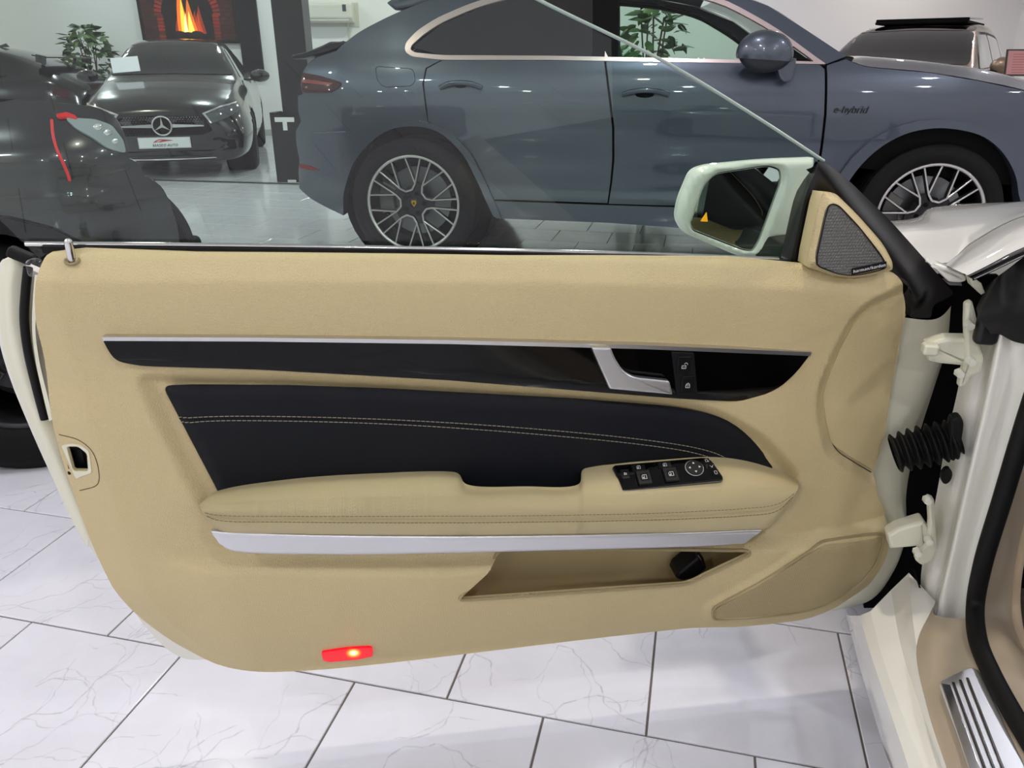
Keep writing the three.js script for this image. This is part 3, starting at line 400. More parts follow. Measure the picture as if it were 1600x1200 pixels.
{ const [c] = [[-0.5918, 0.9322]]; dp('glass_guide', at(box(0.016, 0.022, 0.02, 0.006, 3), [c[0], c[1] + 0.004, -0.03]), M.clear); const [d0] = [[-0.6119, 0.9483]]; dp('window_corner_seal', at(box(0.03, 0.014, 0.016, 0.004), [d0[0] - 0.004, d0[1] - 0.002, -0.055], [0, 0, -0.5]), M.rubber); }
dp('latch_plate', drape(round2([[-0.6073, 0.6963], [-0.6038, 0.6979], [-0.5936, 0.701], [-0.5809, 0.701], [-0.5688, 0.6935], [-0.5726, 0.6589], [-0.5913, 0.6505], [-0.5988, 0.6452]], 0.005), (u, v) => [u, v, doorW(u, v) + 0.001], { cell: 0.01, rim: 0.004, holes: [offset2(latchLine, -0.001)] }), M.cream, 'cream latch surround');
dp('latch', [at(box(0.024, 0.042, 0.02, 0.003), [...[-0.6001, 0.6633], -0.04]), at(box(0.02, 0.006, 0.012, 0.002), [...[-0.5994, 0.6538], -0.024]), at(box(0.006, 0.022, 0.012, 0.002), [...[-0.6042, 0.67], -0.024])], M.blackPlastic, 'black door latch');
{ const seam = [[-0.6068, 0.7132], [-0.5795, 0.7075], [-0.5649, 0.6932], [-0.5616, 0.6649], [-0.5688, 0.6408], [-0.5977, 0.6272]]; dp('latch_cover_seam', tube(spline2(seam, 4).map(([u, v]) => [u, v, doorW(u, v) - 0.0002]), 0.0008, 50, 5), std(0x55492f, 0.8)); }
// white inner sheet at the hinge end
const hs = [[[0.5882, 0.8191], [0.5925, 0.7534], [0.5929, 0.6674], [0.5938, 0.5857], [0.5895, 0.5389], [0.6042, 0.4976], [0.621, 0.4701], [0.6287, 0.4314], [0.6184, 0.3751], [0.5837, 0.3318], [0.5437, 0.3158]].map(([u, v]) => [u, v, -0.032]), [[0.6525, 0.8126], [0.6669, 0.7687], [0.6599, 0.7051], [0.6436, 0.6394], [0.6417, 0.5748], [0.6384, 0.5248], [0.6537, 0.4841], [0.6739, 0.4547], [0.6807, 0.4115], [0.6738, 0.3525], [0.6442, 0.294], [0.5768, 0.2778]].filter((_, i) => i !== 4).map(([u, v]) => [u, v, -0.034]), [[0.7136, 0.832], [0.7195, 0.7535], [0.7154, 0.676], [0.7135, 0.5945], [0.7106, 0.5338], [0.7098, 0.4836], [0.711, 0.4448], [0.7205, 0.3774], [0.711, 0.3163], [0.6816, 0.2625], [0.6099, 0.2416]].map(([u, v]) => [u, v, -0.075])];
dp('hinge_end_sheet', skin(hs, 60, 14), M.cream, 'cream white sheet metal at the hinge end');
// courtesy lamp
{ const lampLine = round2([[-0.302, 0.3112], [-0.2598, 0.315], [-0.2248, 0.312], [-0.2223, 0.3039], [-0.2245, 0.2858], [-0.2473, 0.2808], [-0.2937, 0.2815], [-0.3022, 0.2878]], 0.004, 3), w0 = (u, v) => doorW(u, v) + 0.004; const us = lampLine.map((p) => p[0]), vs = lampLine.map((p) => p[1]), ua = Math.min(...us), ub = Math.max(...us), va = Math.min(...vs), vb = Math.max(...vs);
  const g = drape(lampLine, (u, v) => [u, v, w0(u, v)], { cell: 0.01, rim: 0.006 }); const uv = g.attributes.uv; for (let i = 0; i < uv.count; i++) uv.setXY(i, (uv.getX(i) - ua) / (ub - ua), (uv.getY(i) - va) / (vb - va));
  const glow = canvasTex(256, 96, (c, w, h) => { c.fillStyle = '#d40018'; c.fillRect(0, 0, w, h); for (let x = 0; x < w; x += 7) { c.fillStyle = 'rgba(120,0,10,0.25)'; c.fillRect(x, 0, 2, h); } const b = c.createRadialGradient(158, 36, 4, 158, 40, 50); b.addColorStop(0, '#ffffff'); b.addColorStop(0.25, '#fff3a0'); b.addColorStop(0.6, 'rgba(255,150,20,0.8)'); b.addColorStop(1, 'rgba(255,40,20,0)'); c.fillStyle = b; c.fillRect(90, 0, 130, h); });
  dp('courtesy_lamp', g, new THREE.MeshStandardMaterial({ color: 0x700008, roughness: 0.25, emissive: 0xffffff, emissiveMap: glow, emissiveIntensity: 1.25, side: THREE.DoubleSide }), 'lit red courtesy lamp lens');
  const l = new THREE.PointLight(0xff2010, 0.004, 0, 2); l.position.set(...[-0.2557, 0.3383], -0.012); l.castShadow = true; l.shadow.radius = 0.4; door.add(l); }

// exterior mirror
const mirOut = round2([[0.2958, 0.9386], [0.2984, 0.9686], [0.315, 1.0142], [0.3371, 1.0216], [0.4325, 1.0287], [0.5176, 1.0303], [0.5217, 0.9787], [0.5191, 0.8982], [0.4674, 0.9018], [0.4515, 0.8726], [0.4093, 0.874], [0.3116, 0.9158]], [0.012, 0.02, 0.015, 0.02, 0.03, 0.003, 0.01, 0.003, 0.004, 0.012, 0.012, 0.01], 5);
const mirIn = round2([[0.3187, 0.9309], [0.335, 0.9905], [0.3529, 1.0097], [0.4389, 1.0208], [0.4623, 1.0136], [0.4661, 0.9948], [0.4414, 0.8984], [0.4326, 0.8818], [0.4135, 0.8845], [0.3241, 0.9195]], [0.006, 0.01, 0.01, 0.02, 0.008, 0.01, 0.01, 0.006, 0.008, 0.006], 4);
const mirC = mirOut.reduce((a, p) => [a[0] + p[0] / mirOut.length, a[1] + p[1] / mirOut.length], [0, 0]), mirBack = mirOut.map((p) => [mirC[0] + (p[0] - mirC[0]) * 0.84 + 0.012, mirC[1] + (p[1] - mirC[1]) * 0.84]);
const mo = (u, v) => { const s = sdist(mirIn, u, v), t = -sdist(mirOut, u, v); return -0.205 - 0.008 * Math.pow(clamp(1 - s / 0.01), 2) - 0.012 * Math.pow(clamp(1 - t / 0.01), 2); };
dp('mirror_housing', [drape(mirOut, (u, v) => [u, v, mo(u, v)], { cell: 0.006, rim: 0.012, rimDir: [0, 0, 1], holes: [mirIn], rimHole: 0.014 }), at(plate(mirBack, 0.05, 0.015, [], 4), [0, 0, -0.282])], M.white, 'white mirror housing');
dp('mirror_bowl', at(plate(offset2(mirIn, -0.002), 0.004, 0), [0, 0, -0.228]), M.blackPlastic);
{ const ml = offset2(mirIn, 0.0018);
  dp('mirror_glass', at(plate(ml, 0.003, 0.0006), [0, 0, -0.2185]), M.mirror, 'mirror glass'); const [c] = [[0.3433, 0.9394]]; dp('warning_triangle', at(plate(round2([[-0.006, -0.0055], [0.0065, -0.0065], [0.003, 0.009]], 0.001), 0.0006, 0), [c[0], c[1], -0.2154]), new THREE.MeshStandardMaterial({ color: 0xf0a010, emissive: 0xffa810, emissiveIntensity: 0.5, roughness: 0.5 }), 'amber warning triangle'); }
dp('mirror_base', at(plate(round2([[0.4521, 0.9076], [0.497, 0.9114], [0.4942, 0.8731], [0.435, 0.8751], [0.444, 0.8883]], 0.004), 0.09, 0.006), [0, 0, -0.22]), M.blackPlastic, 'black mirror foot');

// ---------- wheels (axle along z, face to +z) ----------
const tyreMat = phys(0x0c0c0c, 0.75, 0, { specularIntensity: 0.4 }), wheelDark = std(0x1b1c1e, 0.45, 0.3), rimBright = std(0xc9c6c2, 0.3, 0.85);
function bar2(a, b, w, z0, z1) { const d = [b[0] - a[0], b[1] - a[1]], L = Math.hypot(...d), n = [-d[1] / L * w / 2, d[0] / L * w / 2]; return at(plate([[a[0] + n[0], a[1] + n[1]], [a[0] - n[0], a[1] - n[1]], [b[0] - n[0], b[1] - n[1]], [b[0] + n[0], b[1] + n[1]]], z1 - z0, 0.0015, [], 1), [0, 0, z0]); }
function tyreGeo(R0, Rr, wd) {
  const h = wd / 2, pr = [[Rr - 0.008, -h + 0.02], [Rr + 0.012, -h + 0.004], [Rr + (R0 - Rr) * 0.45, -h], [R0 - 0.03, -h + 0.01], [R0 - 0.008, -h + 0.03]];
  for (let i = 0; i <= 24; i++) { const z = (-h + 0.034) + (wd - 0.068) * i / 24, g = (i % 6 === 3) ? 0.007 : 0; pr.push([R0 - g - 0.004 * (z / h) ** 2, z]); }
  pr.push([R0 - 0.008, h - 0.03], [R0 - 0.03, h - 0.01], [R0 - 0.04, h - 0.0045], [R0 - 0.045, h - 0.004], [Rr + (R0 - Rr) * 0.45, h], [Rr + 0.03, h - 0.001], [Rr + 0.024, h - 0.004], [Rr + 0.012, h - 0.004], [Rr - 0.008, h - 0.02]);
  return new THREE.LatheGeometry(pr.map((p) => new THREE.Vector2(p[0], p[1])), 72).rotateX(Math.PI / 2);
}
function wheel(parent, [x, y, z], turn, R0, Rr, wd, style, a0 = 0, spin = 0) {
  const w = new THREE.Group(); w.name = 'wheel'; parent.add(w); w.position.set(x, y, z); w.rotation.y = turn; const h = wd / 2;
  part('tyre', tyreGeo(R0, Rr, wd), tyreMat, w);
  part('rim_barrel', new THREE.LatheGeometry([[Rr - 0.006, -h + 0.02], [Rr - 0.02, -0.02], [Rr - 0.018, h - 0.03], [Rr - 0.006, h - 0.018]].map((p) => new THREE.Vector2(...p)), 60).rotateX(Math.PI / 2), wheelDark, w);
  part('rim_lip', new THREE.LatheGeometry([[Rr - 0.015, h - 0.022], [Rr - 0.013, h - 0.012], [Rr - 0.003, h - 0.008], [Rr + 0.003, h - 0.012], [Rr, h - 0.022]].map((p) => new THREE.Vector2(...p)), 72).rotateX(Math.PI / 2), style === 'dark' ? wheelDark : rimBright, w);
  part('hub', [at(cyl(0.085, 0.1, 0.03, 30).rotateX(Math.PI / 2), [0, 0, h - 0.055])], wheelDark, w);
  part('brake_disc', at(cyl(Rr * 0.72, Rr * 0.72, 0.025, 48).rotateX(Math.PI / 2), [0, 0, -0.02]), style === 'dark' ? wheelDark : M.steel, w);
  part('brake_caliper', at(plate([...Array.from({ length: 9 }, (_, i) => { const t = 2.6 + i * 0.11; return [Rr * 0.82 * Math.cos(t), Rr * 0.82 * Math.sin(t)]; }), ...Array.from({ length: 9 }, (_, i) => { const t = 3.48 - i * 0.11; return [Rr * 0.5 * Math.cos(t), Rr * 0.5 * Math.sin(t)]; })], 0.06, 0.006), [0, 0, -0.005], [0, 0, spin]), style === 'dark' ? wheelDark : std(0x6f6e6a, 0.4, 0.5), w);
  const P = (r, a) => [r * Rr * Math.cos(a), r * Rr * Math.sin(a)];
  if (style === 'lace') for (let k = 0; k < 5; k++) { const c = a0 + k * R(72), A = P(0.42, c + R(25)), B1 = P(0.29, c + R(14)), B2 = P(0.29, c - R(14)), A2 = P(0.42, c - R(25)), z0 = h - 0.05, z1 = h - 0.02;
    const face = [], side = []; for (const [p, q, wd2] of [[A, P(0.955, c + R(9.5)), 0.0085], [A, P(0.955, c + R(29)), 0.0085], [A2, P(0.955, c - R(9.5)), 0.0085], [A2, P(0.955, c - R(29)), 0.0085], [A, B1, 0.0105], [B1, B2, 0.0105], [B2, A2, 0.0105]]) { face.push(bar2(p, q, wd2, z1 - 0.004, z1)); side.push(bar2(p, q, wd2 + 0.004, z0 - 0.01, z1 - 0.003)); }
    part('spoke', face, rimBright, w); part('spoke_back', side, wheelDark, w);
    part('wheel_arm', at(plate([P(0.2, c + R(16)), P(0.44, c + R(29)), P(0.46, c + R(43)), P(0.2, c + R(56))], 0.02, 0.003), [0, 0, h - 0.055]), wheelDark, w);
    part('wheel_bolt', at(cyl(0.013, 0.013, 0.012, 12).rotateX(Math.PI / 2), [...P(0.22, c + R(36)), h - 0.036]), M.matteBlack, w); }
  else for (let k = 0; k < 5; k++) { const c = a0 + k * R(72); part('spoke', [bar2(P(0.2, c), P(0.96, c + R(12)), 0.028, h - 0.06, h - 0.025), bar2(P(0.2, c), P(0.96, c - R(12)), 0.028, h - 0.06, h - 0.025)], style === 'dark' ? wheelDark : rimBright, w); }
  part('hub_cap', at(new THREE.SphereGeometry(0.036, 24, 10, 0, 7, 0, 1.2).rotateX(Math.PI / 2), [0, 0, h - 0.05], [0, 0, 0], [1, 1, 0.5]), wheelDark, w);
  if (style === 'lace') { const s = round2([[-0.014, 0.018], [0.014, 0.018], [0.016, 0.002], [0, -0.022], [-0.016, 0.002]], 0.004, 3); part('hub_emblem', at(plate(s, 0.004, 0.001), [0, 0, h - 0.034]), std(0xc79a2c, 0.35, 0.6), w); part('emblem_field', at(plate(round2([[-0.006, 0.008], [0.006, 0.008], [0.005, -0.006], [-0.005, -0.006]], 0.002, 2), 0.002, 0), [0, 0, h - 0.0305]), std(0x231a10, 0.5), w); }
  return w;
}

// ---------- slate blue coupe-roofed SUV (x to its nose, y up, z to its right flank) ----------
const suv = thing('sports_utility_vehicle', 'slate blue sloping-roof SUV with silver lace-spoke wheels, side on', 'car', [0.9888, 0, -5.4384], R(-7.8));
const sp_ = (name, geo, mat, label) => part(name, geo, mat, suv, label);
const paint = phys(0x48505c, 0.34, 0.6, { clearcoat: 1, clearcoatRoughness: 0.03 });
const suvGlass = phys(0xdcefe2, 0, 0, { transmission: 1, thickness: 0, ior: 1.5 }), suvDark = phys(0x050606, 0.7, 0, { specularIntensity: 0.25 }), privacy = phys(0x0b0d0d, 0.05, 0, { clearcoat: 1 }), paleTrim = std(0xd8c4c2, 0.3, 0.75);
const tProf = smoothTable([[0.15, 0.9], [0.3, 0.935], [0.42, 0.945], [0.5, 0.925], [0.62, 0.945], [0.78, 0.965], [0.92, 0.97], [1.03, 0.962], [1.11, 0.943], [1.17, 0.915], [1.21, 0.888], [1.35, 0.815], [1.5, 0.73], [1.65, 0.62]], 0.01, 0.035), tFront = smoothTable([[0, 0], ...[[1.5, 0], [1.9, 0.03], [2.2, 0.1], [2.4, 0.2], [2.5, 0.34]]], 0.02, 0.06), tRear = smoothTable([...[[-2.38, 0.34], [-2.3, 0.2], [-2.15, 0.1], [-1.9, 0.035], [-1.55, 0]], [0, 0]], 0.02, 0.06);
const SW = (u, v) => tProf(v) - (u > 0 ? tFront(u) : tRear(u)) - 0.014 * Math.exp(-(((v - 0.66) / 0.07) ** 2)) * sstep(-1.1, -0.8, u) * (1 - sstep(0.7, 1.0, u));
const S = (k, off = 0) => (u, v) => [u, v, k * (SW(u, v) + off)];
const loop = (pts, r = 0.02, n = 3) => round2(pts, r, n);
const archR = spline2([[-0.9783, 0.3192], [-1.0303, 0.4287], [-1.0809, 0.5338], [-1.1541, 0.6774], [-1.2913, 0.8016], [-1.4489, 0.8318], [-1.6137, 0.7976], [-1.7998, 0.6504], [-1.9, 0.4758], [-1.9297, 0.2952]], 4), archF = spline2([[1.9793, 0.4134], [1.9356, 0.4814], [1.8786, 0.5998], [1.7792, 0.7213], [1.6571, 0.8064], [1.5307, 0.8415], [1.3936, 0.85], [1.2455, 0.8158], [1.1193, 0.7275], [1.0219, 0.5808], [0.9758, 0.3904]], 4);
const archR2 = spline2([[-0.9319, 0.3087], [-0.9761, 0.419], [-1.0348, 0.5347], [-1.1191, 0.6961], [-1.2751, 0.8264], [-1.4507, 0.8634], [-1.6518, 0.8184], [-1.8454, 0.6792], [-1.9764, 0.4939], [-2.0117, 0.3296]], 4), archF2 = spline2([[2.074, 0.4047], [2.0118, 0.5145], [1.9148, 0.6478], [1.7952, 0.7679], [1.6534, 0.8486], [1.5202, 0.8866], [1.3655, 0.8918], [1.2054, 0.8546], [1.0714, 0.7673], [0.9675, 0.615], [0.9218, 0.3818]], 4);
const flapLine = loop([[-1.6609, 1.1498], [-1.4389, 1.1366], [-1.4218, 1.0796], [-1.4439, 1.0492], [-1.607, 1.0417], [-1.6461, 1.0754]], 0.02);
const E_ = [[-2.129, 1.1213], [-2.1015, 1.1597], [-2.0336, 1.2013], [-1.9168, 1.2319], [-1.8605, 1.2798], [-1.7858, 1.3307], [-1.6918, 1.3779], [-1.5608, 1.4346], [-1.415, 1.4879], [-1.3074, 1.5282], [-1.0526, 1.5737], [-0.6901, 1.6106], [-0.3668, 1.6131], [-0.0131, 1.5815], [0.2641, 1.5349], [0.5029, 1.4543], [0.7062, 1.3313], [0.913, 1.2014]];
const quarter = [...[[-1.2762, 1.1868], [-1.365, 1.1433], [-1.3806, 1.0629], [-1.3619, 0.8991], [-1.3503, 0.8327]], ...archR.slice(16), ...[[-2.0174, 0.3212], [-2.1588, 0.3794], [-2.2603, 0.4345], [-2.2582, 0.5281], [-2.2263, 0.6107], [-2.233, 0.707], [-2.2214, 0.7837], [-2.1665, 0.8425], [-2.1792, 0.8967], [-2.173, 0.9869], [-2.1321, 0.9985], [-2.1468, 1.0407]], ...E_, ...[[0.8122, 1.1638], [0.7695, 1.189], [0.5397, 1.3481], [0.2651, 1.4921], [-0.012, 1.5547], [-0.3651, 1.5859], [-0.6872, 1.5762], [-1.027, 1.5081], [-1.1528, 1.472], [-1.3319, 1.3989], [-1.4378, 1.3318], [-1.4927, 1.2712], [-1.497, 1.2341], [-1.4567, 1.2037]]];
const rearDoor = [...[[-1.2721, 1.1835], [-0.3616, 1.1815], [-0.3272, 1.0005], [-0.2977, 0.8329], [-0.2892, 0.6579], [-0.2941, 0.5303], [-0.3066, 0.4115], [-0.9761, 0.419]], ...archR2.slice(8, 18), ...[[-1.3528, 0.8573], [-1.3544, 0.8992], [-1.3732, 1.0629], [-1.3573, 1.14]]];
const frontDoor = [[-0.3511, 1.1815], [0.7763, 1.1638], [0.8068, 1.1387], [0.829, 0.9099], [0.8385, 0.7099], [0.8392, 0.5344], [0.828, 0.4013], [-0.299, 0.408], [-0.2868, 0.5304], [-0.2801, 0.6581], [-0.2888, 0.8329], [-0.3184, 1.0005]];
const fender = [...[[0.8141, 1.1575], [0.9129, 1.1889], [0.9484, 1.1732], [1.0039, 1.1545], [1.0558, 1.1468], [1.3243, 1.1238], [1.5812, 1.0842], [1.8117, 1.0384], [2.1005, 0.9599], [2.3541, 0.8466], [2.5456, 0.6279], [2.5333, 0.3751], [2.1367, 0.3821]], ...archF, ...[[0.839, 0.398], [0.8495, 0.5346], [0.8486, 0.71], [0.8388, 0.91]]];
const sill = [[-0.9763, 0.4114], [-0.3062, 0.4022], [0.8292, 0.3941], [0.9576, 0.3754], [0.99, 0.2413], [0.8479, 0.2448], [-0.2976, 0.2982], [-0.9669, 0.3078]];
const dloOut = loop([[0.8122, 1.1638], [0.7695, 1.1921], [0.5396, 1.3513], [0.265, 1.4953], [-0.0122, 1.558], [-0.3653, 1.5893], [-0.6875, 1.5797], [-1.0274, 1.5116], [-1.153, 1.4754], [-1.3322, 1.4022], [-1.4381, 1.3351], [-1.493, 1.2746], [-1.497, 1.2341], [-1.4567, 1.2037], [-1.276, 1.1851], [-0.6587, 1.1849], [0.0404, 1.1733]], [0.01, 0.02, 0.1, 0.1, 0.1, 0.1, 0.1, 0.1, 0.1, 0.1, 0.1, 0.04, 0.03, 0.04, 0.05, 0, 0]);
const dloIn = loop([[0.7498, 1.1764], [0.717, 1.2016], [0.5066, 1.3419], [0.2489, 1.4727], [-0.011, 1.528], [-0.3633, 1.5588], [-0.6848, 1.5489], [-0.9994, 1.4875], [-1.1285, 1.4481], [-1.3002, 1.3784], [-1.399, 1.3147], [-1.4581, 1.261], [-1.4638, 1.2407], [-1.4362, 1.2239], [-1.2789, 1.2102], [-0.6605, 1.2062], [0.0396, 1.1926]], [0.01, 0.02, 0.1, 0.1, 0.1, 0.1, 0.1, 0.1, 0.1, 0.1, 0.08, 0.03, 0.02, 0.03, 0.05, 0, 0]);
const glassR = loop([[-1.4572, 1.2508], [-1.2921, 1.3715], [-0.9994, 1.4875], [-0.6848, 1.5489], [-0.4416, 1.5597], [-0.4121, 1.2027], [-0.6605, 1.2062], [-1.2789, 1.2102]], 0.02), glassF = loop([[-0.3208, 1.5583], [-0.011, 1.528], [0.2489, 1.4727], [0.5066, 1.3419], [0.7498, 1.1764], [0.0396, 1.1926], [-0.2997, 1.1993]], 0.02), bPost = [[-0.4492, 1.5666], [-0.307, 1.5649], [-0.2855, 1.1961], [-0.426, 1.1994]];
for (const k of [1, -1]) { const f = S(k), o = { cell: k > 0 ? 0.03 : 0.08, rim: 0.022, flip: k < 0 }, near = k > 0;
  sp_('rear_quarter', drape(quarter, f, { ...o, cell: near ? 0.025 : 0.08, holes: near ? [offset2(flapLine, -0.003)] : [] }), paint);
  if (near) { sp_('fuel_flap', drape(flapLine, f, o), paint); sp_('flap_recess', drape(offset2(flapLine, -0.008), S(1, -0.024), { cell: 0.05, rim: 0 }), suvDark); }
  sp_('rear_door', drape(offset2(rearDoor, 0.002), f, o), paint); sp_('front_door', drape(offset2(frontDoor, 0.002), f, o), paint); sp_('front_fender', drape(offset2(fender, 0.002), f, o), paint); sp_('side_sill', drape(sill, S(k, 0.004), o), paint);
  sp_('wheel_arch_trim', drape([...archR2, ...archR.slice().reverse()], S(k, 0.02), { ...o, rim: 0.06 }), paint); sp_('wheel_arch_trim', drape([...archF2, ...archF.slice().reverse()], S(k, 0.02), { ...o, rim: 0.06 }), paint);
  sp_('window_trim', drape(dloOut, S(k, 0.003), { ...o, rim: 0.012, holes: [dloIn] }), near ? paleTrim : suvDark, near ? 'pale metal window surround' : undefined);
  sp_('rear_side_window', drape(glassR, S(k, -0.006), { ...o, rim: 0 }), privacy, near ? 'dark tinted rear side window' : undefined); sp_('front_side_window', drape(glassF, S(k, -0.006), { ...o, rim: 0 }), suvGlass); sp_('door_post', drape(bPost, S(k, -0.004), { ...o, rim: 0.05 }), suvDark);
  sp_('inner_liner', drape([[-2.0037, 0.3542], [-2.0103, 1.0941], [-1.2747, 1.1734], [0.8095, 1.1513], [0.9395, 1.1514], [2.1929, 0.8831], [2.3117, 0.5054], [0.9487, 0.6426], [0.8211, 0.3573], [-0.9474, 0.3122], [-1.0916, 0.7182], [-1.2737, 0.858], [-1.6172, 0.8544], [-1.8592, 0.6676]], S(k, -0.045), { ...o, cell: 0.12, rim: 0 }), suvDark); }
// top surfaces between the two flanks
const across = (i0, i1, crown, push = 0, nu = 24) => { const e = E_.slice(i0, i1 + 1), rows = [1, 0.72, 0.36, 0, -0.36, -0.72, -1].map((t) => e.map(([u, v]) => [u - push * (1 - t * t), v + crown * (1 - t * t), t * SW(u, v)])); return skin(rows, nu, 24); };
sp_('tailgate', across(0, 3, 0.03, 0.1), paint); sp_('rear_window', across(3, 8, 0.05, 0.05), privacy); sp_('roof', across(8, 14, 0.05), paint); sp_('windscreen', across(14, 17, 0.0, -0.03), M.clear);
{ const en = [[0.942, 1.1763], [1.0039, 1.1561], [1.0557, 1.1483], [1.3243, 1.1254], [1.581, 1.0857], [1.8115, 1.0399], [2.1001, 0.9614], [2.3541, 0.8466]].map(([u, v]) => [u, v, SW(u, v)]), cr = [[0.9978, 1.1961], [1.0516, 1.196], [1.1057, 1.1928], [1.3887, 1.1701], [1.658, 1.1349], [1.8956, 1.0871], [2.173, 1.0042], [2.3463, 0.8943]].map(([u, v]) => [u, v, 0.72 - Math.max(0, u - 1.7) * 0.25]);
  const mid = cr.map(([u, v]) => [u + 0.05, v + 0.012, 0.3]), flip = (r) => r.map(([a, b, c]) => [a, b, -c]); sp_('bonnet', skin([en, cr, mid, flip(mid), flip(cr), flip(en)], 30, 24), paint);
  const nose = (y, dz) => [1, 0.6, 0, -0.6, -1].map((t) => [2.28 + 0.16 * (1 - t * t) + dz, y, t * 0.72]); sp_('front_end', skin([nose(0.98, 0), nose(0.8, 0.08), nose(0.55, 0.1), nose(0.3, 0.04)], 20, 12), paint);
  const tail = (y, d) => [1, 0.6, 0, -0.6, -1].map((t) => [-2.16 - 0.12 * (1 - t * t) - d, y, t * 0.68]); sp_('rear_end', skin([tail(1.12, 0), tail(0.95, 0.02), tail(0.7, 0.05), tail(0.45, 0.02)], 20, 12), paint); }
sp_('underbody', at(box(4.3, 0.12, 1.5, 0.04), [0.05, 0.36, 0]), suvDark); sp_('cabin_tub', at(box(2.6, 0.5, 1.5, 0.1), [-0.45, 0.72, 0]), suvDark);
for (const z of [0.38, -0.38]) sp_('seat', [at(box(0.16, 0.6, 0.5, 0.06, 4), [-0.33, 1.12, z], [0, 0, 0.25]), at(box(0.1, 0.2, 0.28, 0.045, 4), [-0.44, 1.47, z], [0, 0, 0.2])], std(0x151312, 0.7));
sp_('dashboard', at(box(0.5, 0.2, 1.5, 0.08, 4), [0.72, 1.08, 0]), suvDark);
// rear wing and upper lip
{ const wing = [[-2.2938, 1.1885], [-2.2783, 1.2142], [-2.1936, 1.2287], [-2.0781, 1.2684], [-2.0268, 1.2899], [-1.9289, 1.2896], [-1.9813, 1.2501], [-2.0654, 1.2285], [-2.2012, 1.1958]]; sp_('rear_wing', at(plate(round2(wing, 0.008), 1.3, 0.01), [0, 0, -0.68]), std(0x1c2026, 0.35, 0.3), 'extended dark rear wing'); sp_('wing_support', at(plate([[-2.1807, 1.2229], [-2.0507, 1.2526], [-2.0999, 1.1777], [-2.2031, 1.1701]], 1.0, 0.01), [0, 0, -0.55]), suvDark);
  const lip = [[-1.6715, 1.4985], [-1.6221, 1.5257], [-1.4709, 1.5518], [-1.2947, 1.5636], [-1.3548, 1.5164], [-1.5142, 1.4694], [-1.6182, 1.4562]]; sp_('roof_spoiler', at(plate(round2(lip, 0.012), 1.2, 0.02, [], 3), [0, 0, -0.6]), paint); }
// lamps, reflector, handles, mirror, lettering
const redLens = phys(0x3c0c0d, 0.08, 0, { clearcoat: 1 });
sp_('tail_lamp', drape(loop([[-2.1331, 1.1178], [-2.0102, 1.1011], [-1.8591, 1.0641], [-1.8912, 1.033], [-1.9436, 1.0081], [-2.127, 1.0056], [-2.1424, 1.0407]], 0.02), S(1, 0.006), { cell: 0.02, rim: 0.02 }), redLens, 'dark red tail lamp'); sp_('tail_lamp_bar', drape(loop([[-2.1328, 1.0829], [-2.0105, 1.0734], [-1.9161, 1.0603], [-1.9461, 1.0497], [-2.1332, 1.0619]], 0.006), S(1, 0.011), { cell: 0.03, rim: 0.005 }), std(0x7a2a2a, 0.2));
sp_('tail_lamp', drape(loop([[-2.1331, 1.1178], [-2.0102, 1.1011], [-1.8591, 1.0641], [-1.8912, 1.033], [-1.9436, 1.0081], [-2.127, 1.0056], [-2.1424, 1.0407]], 0.02), S(-1, 0.006), { cell: 0.06, rim: 0.02, flip: true }), redLens);
sp_('rear_reflector', drape([[-2.2323, 0.5865], [-2.1538, 0.5823], [-2.075, 0.559], [-2.1491, 0.5552], [-2.2323, 0.5627]], S(1, 0.006), { cell: 0.05, rim: 0.006 }), std(0x7a1414, 0.2), 'red reflector'); sp_('bumper_crease', tube([[-2.1987, 0.7852], [-2.0376, 0.7807], [-1.8634, 0.793]].map(([u, v]) => [u, v, SW(u, v) - 0.002]), 0.006, 16, 6), paint);
for (const pts of [[[-1.277, 1.0405], [-1.2259, 1.0607], [-1.1602, 1.0675], [-1.0872, 1.0611], [-1.0431, 1.0414]], [[-0.2504, 1.0085], [-0.1994, 1.0251], [-0.1308, 1.0319], [-0.0549, 1.0257], [-0.0021, 1.0065]]]) { const c3 = pts.map(([u, v], i) => [u, v, SW(u, v) + [0.004, 0.03, 0.036, 0.03, 0.004][i]]); sp_('door_handle', at(tube(c3, 0.014, 30, 12), [0, 0, 0]), paint); const m = pts[2]; sp_('handle_recess', at(new THREE.SphereGeometry(1, 24, 12), [m[0], m[1] - 0.028, SW(m[0], m[1]) - 0.004], [0, 0, 0], [0.075, 0.024, 0.01]), suvDark); }
{ const [c] = [[0.4673, 1.2127]], [low] = [[0.5659, 1.1332]]; const cap = new THREE.SphereGeometry(1, 36, 20, 0, 2 * Math.PI, 0, Math.PI * 0.58); sp_('door_mirror', at(cap, [c[0], c[1] + 0.0, 1.05], [0, 0, -0.06], [0.145, 0.115, 0.085]), paint, 'slate blue mirror cap'); sp_('mirror_lower', at(new THREE.SphereGeometry(1, 32, 16, 0, 2 * Math.PI, Math.PI * 0.56, Math.PI * 0.44), [c[0] + 0.005, c[1] + 0.004, 1.05], [0, 0, -0.06], [0.138, 0.095, 0.08]), std(0x14181f, 0.35)); sp_('mirror_stalk', at(plate(round2([[-0.04, 0.06], [0.07, 0.06], [0.062, -0.05], [0.02, -0.06], [-0.01, -0.03]], 0.012), 0.11, 0.012), [low[0], low[1], 0.93]), paint); const tri = [[0.3954, 1.1828], [0.4417, 1.2911], [0.514, 1.3227], [0.717, 1.189], [0.7433, 1.1764]]; sp_('mirror_sail', drape(tri, S(1, -0.002), { cell: 0.05, rim: 0.004 }), suvDark); }
sp_('sill_groove', tube([[-0.9763, 0.4114], [-0.3024, 0.4004], [0.8228, 0.3903]].map(([u, v]) => [u, v, SW(u, v) - 0.004]), 0.006, 20, 6), suvDark);
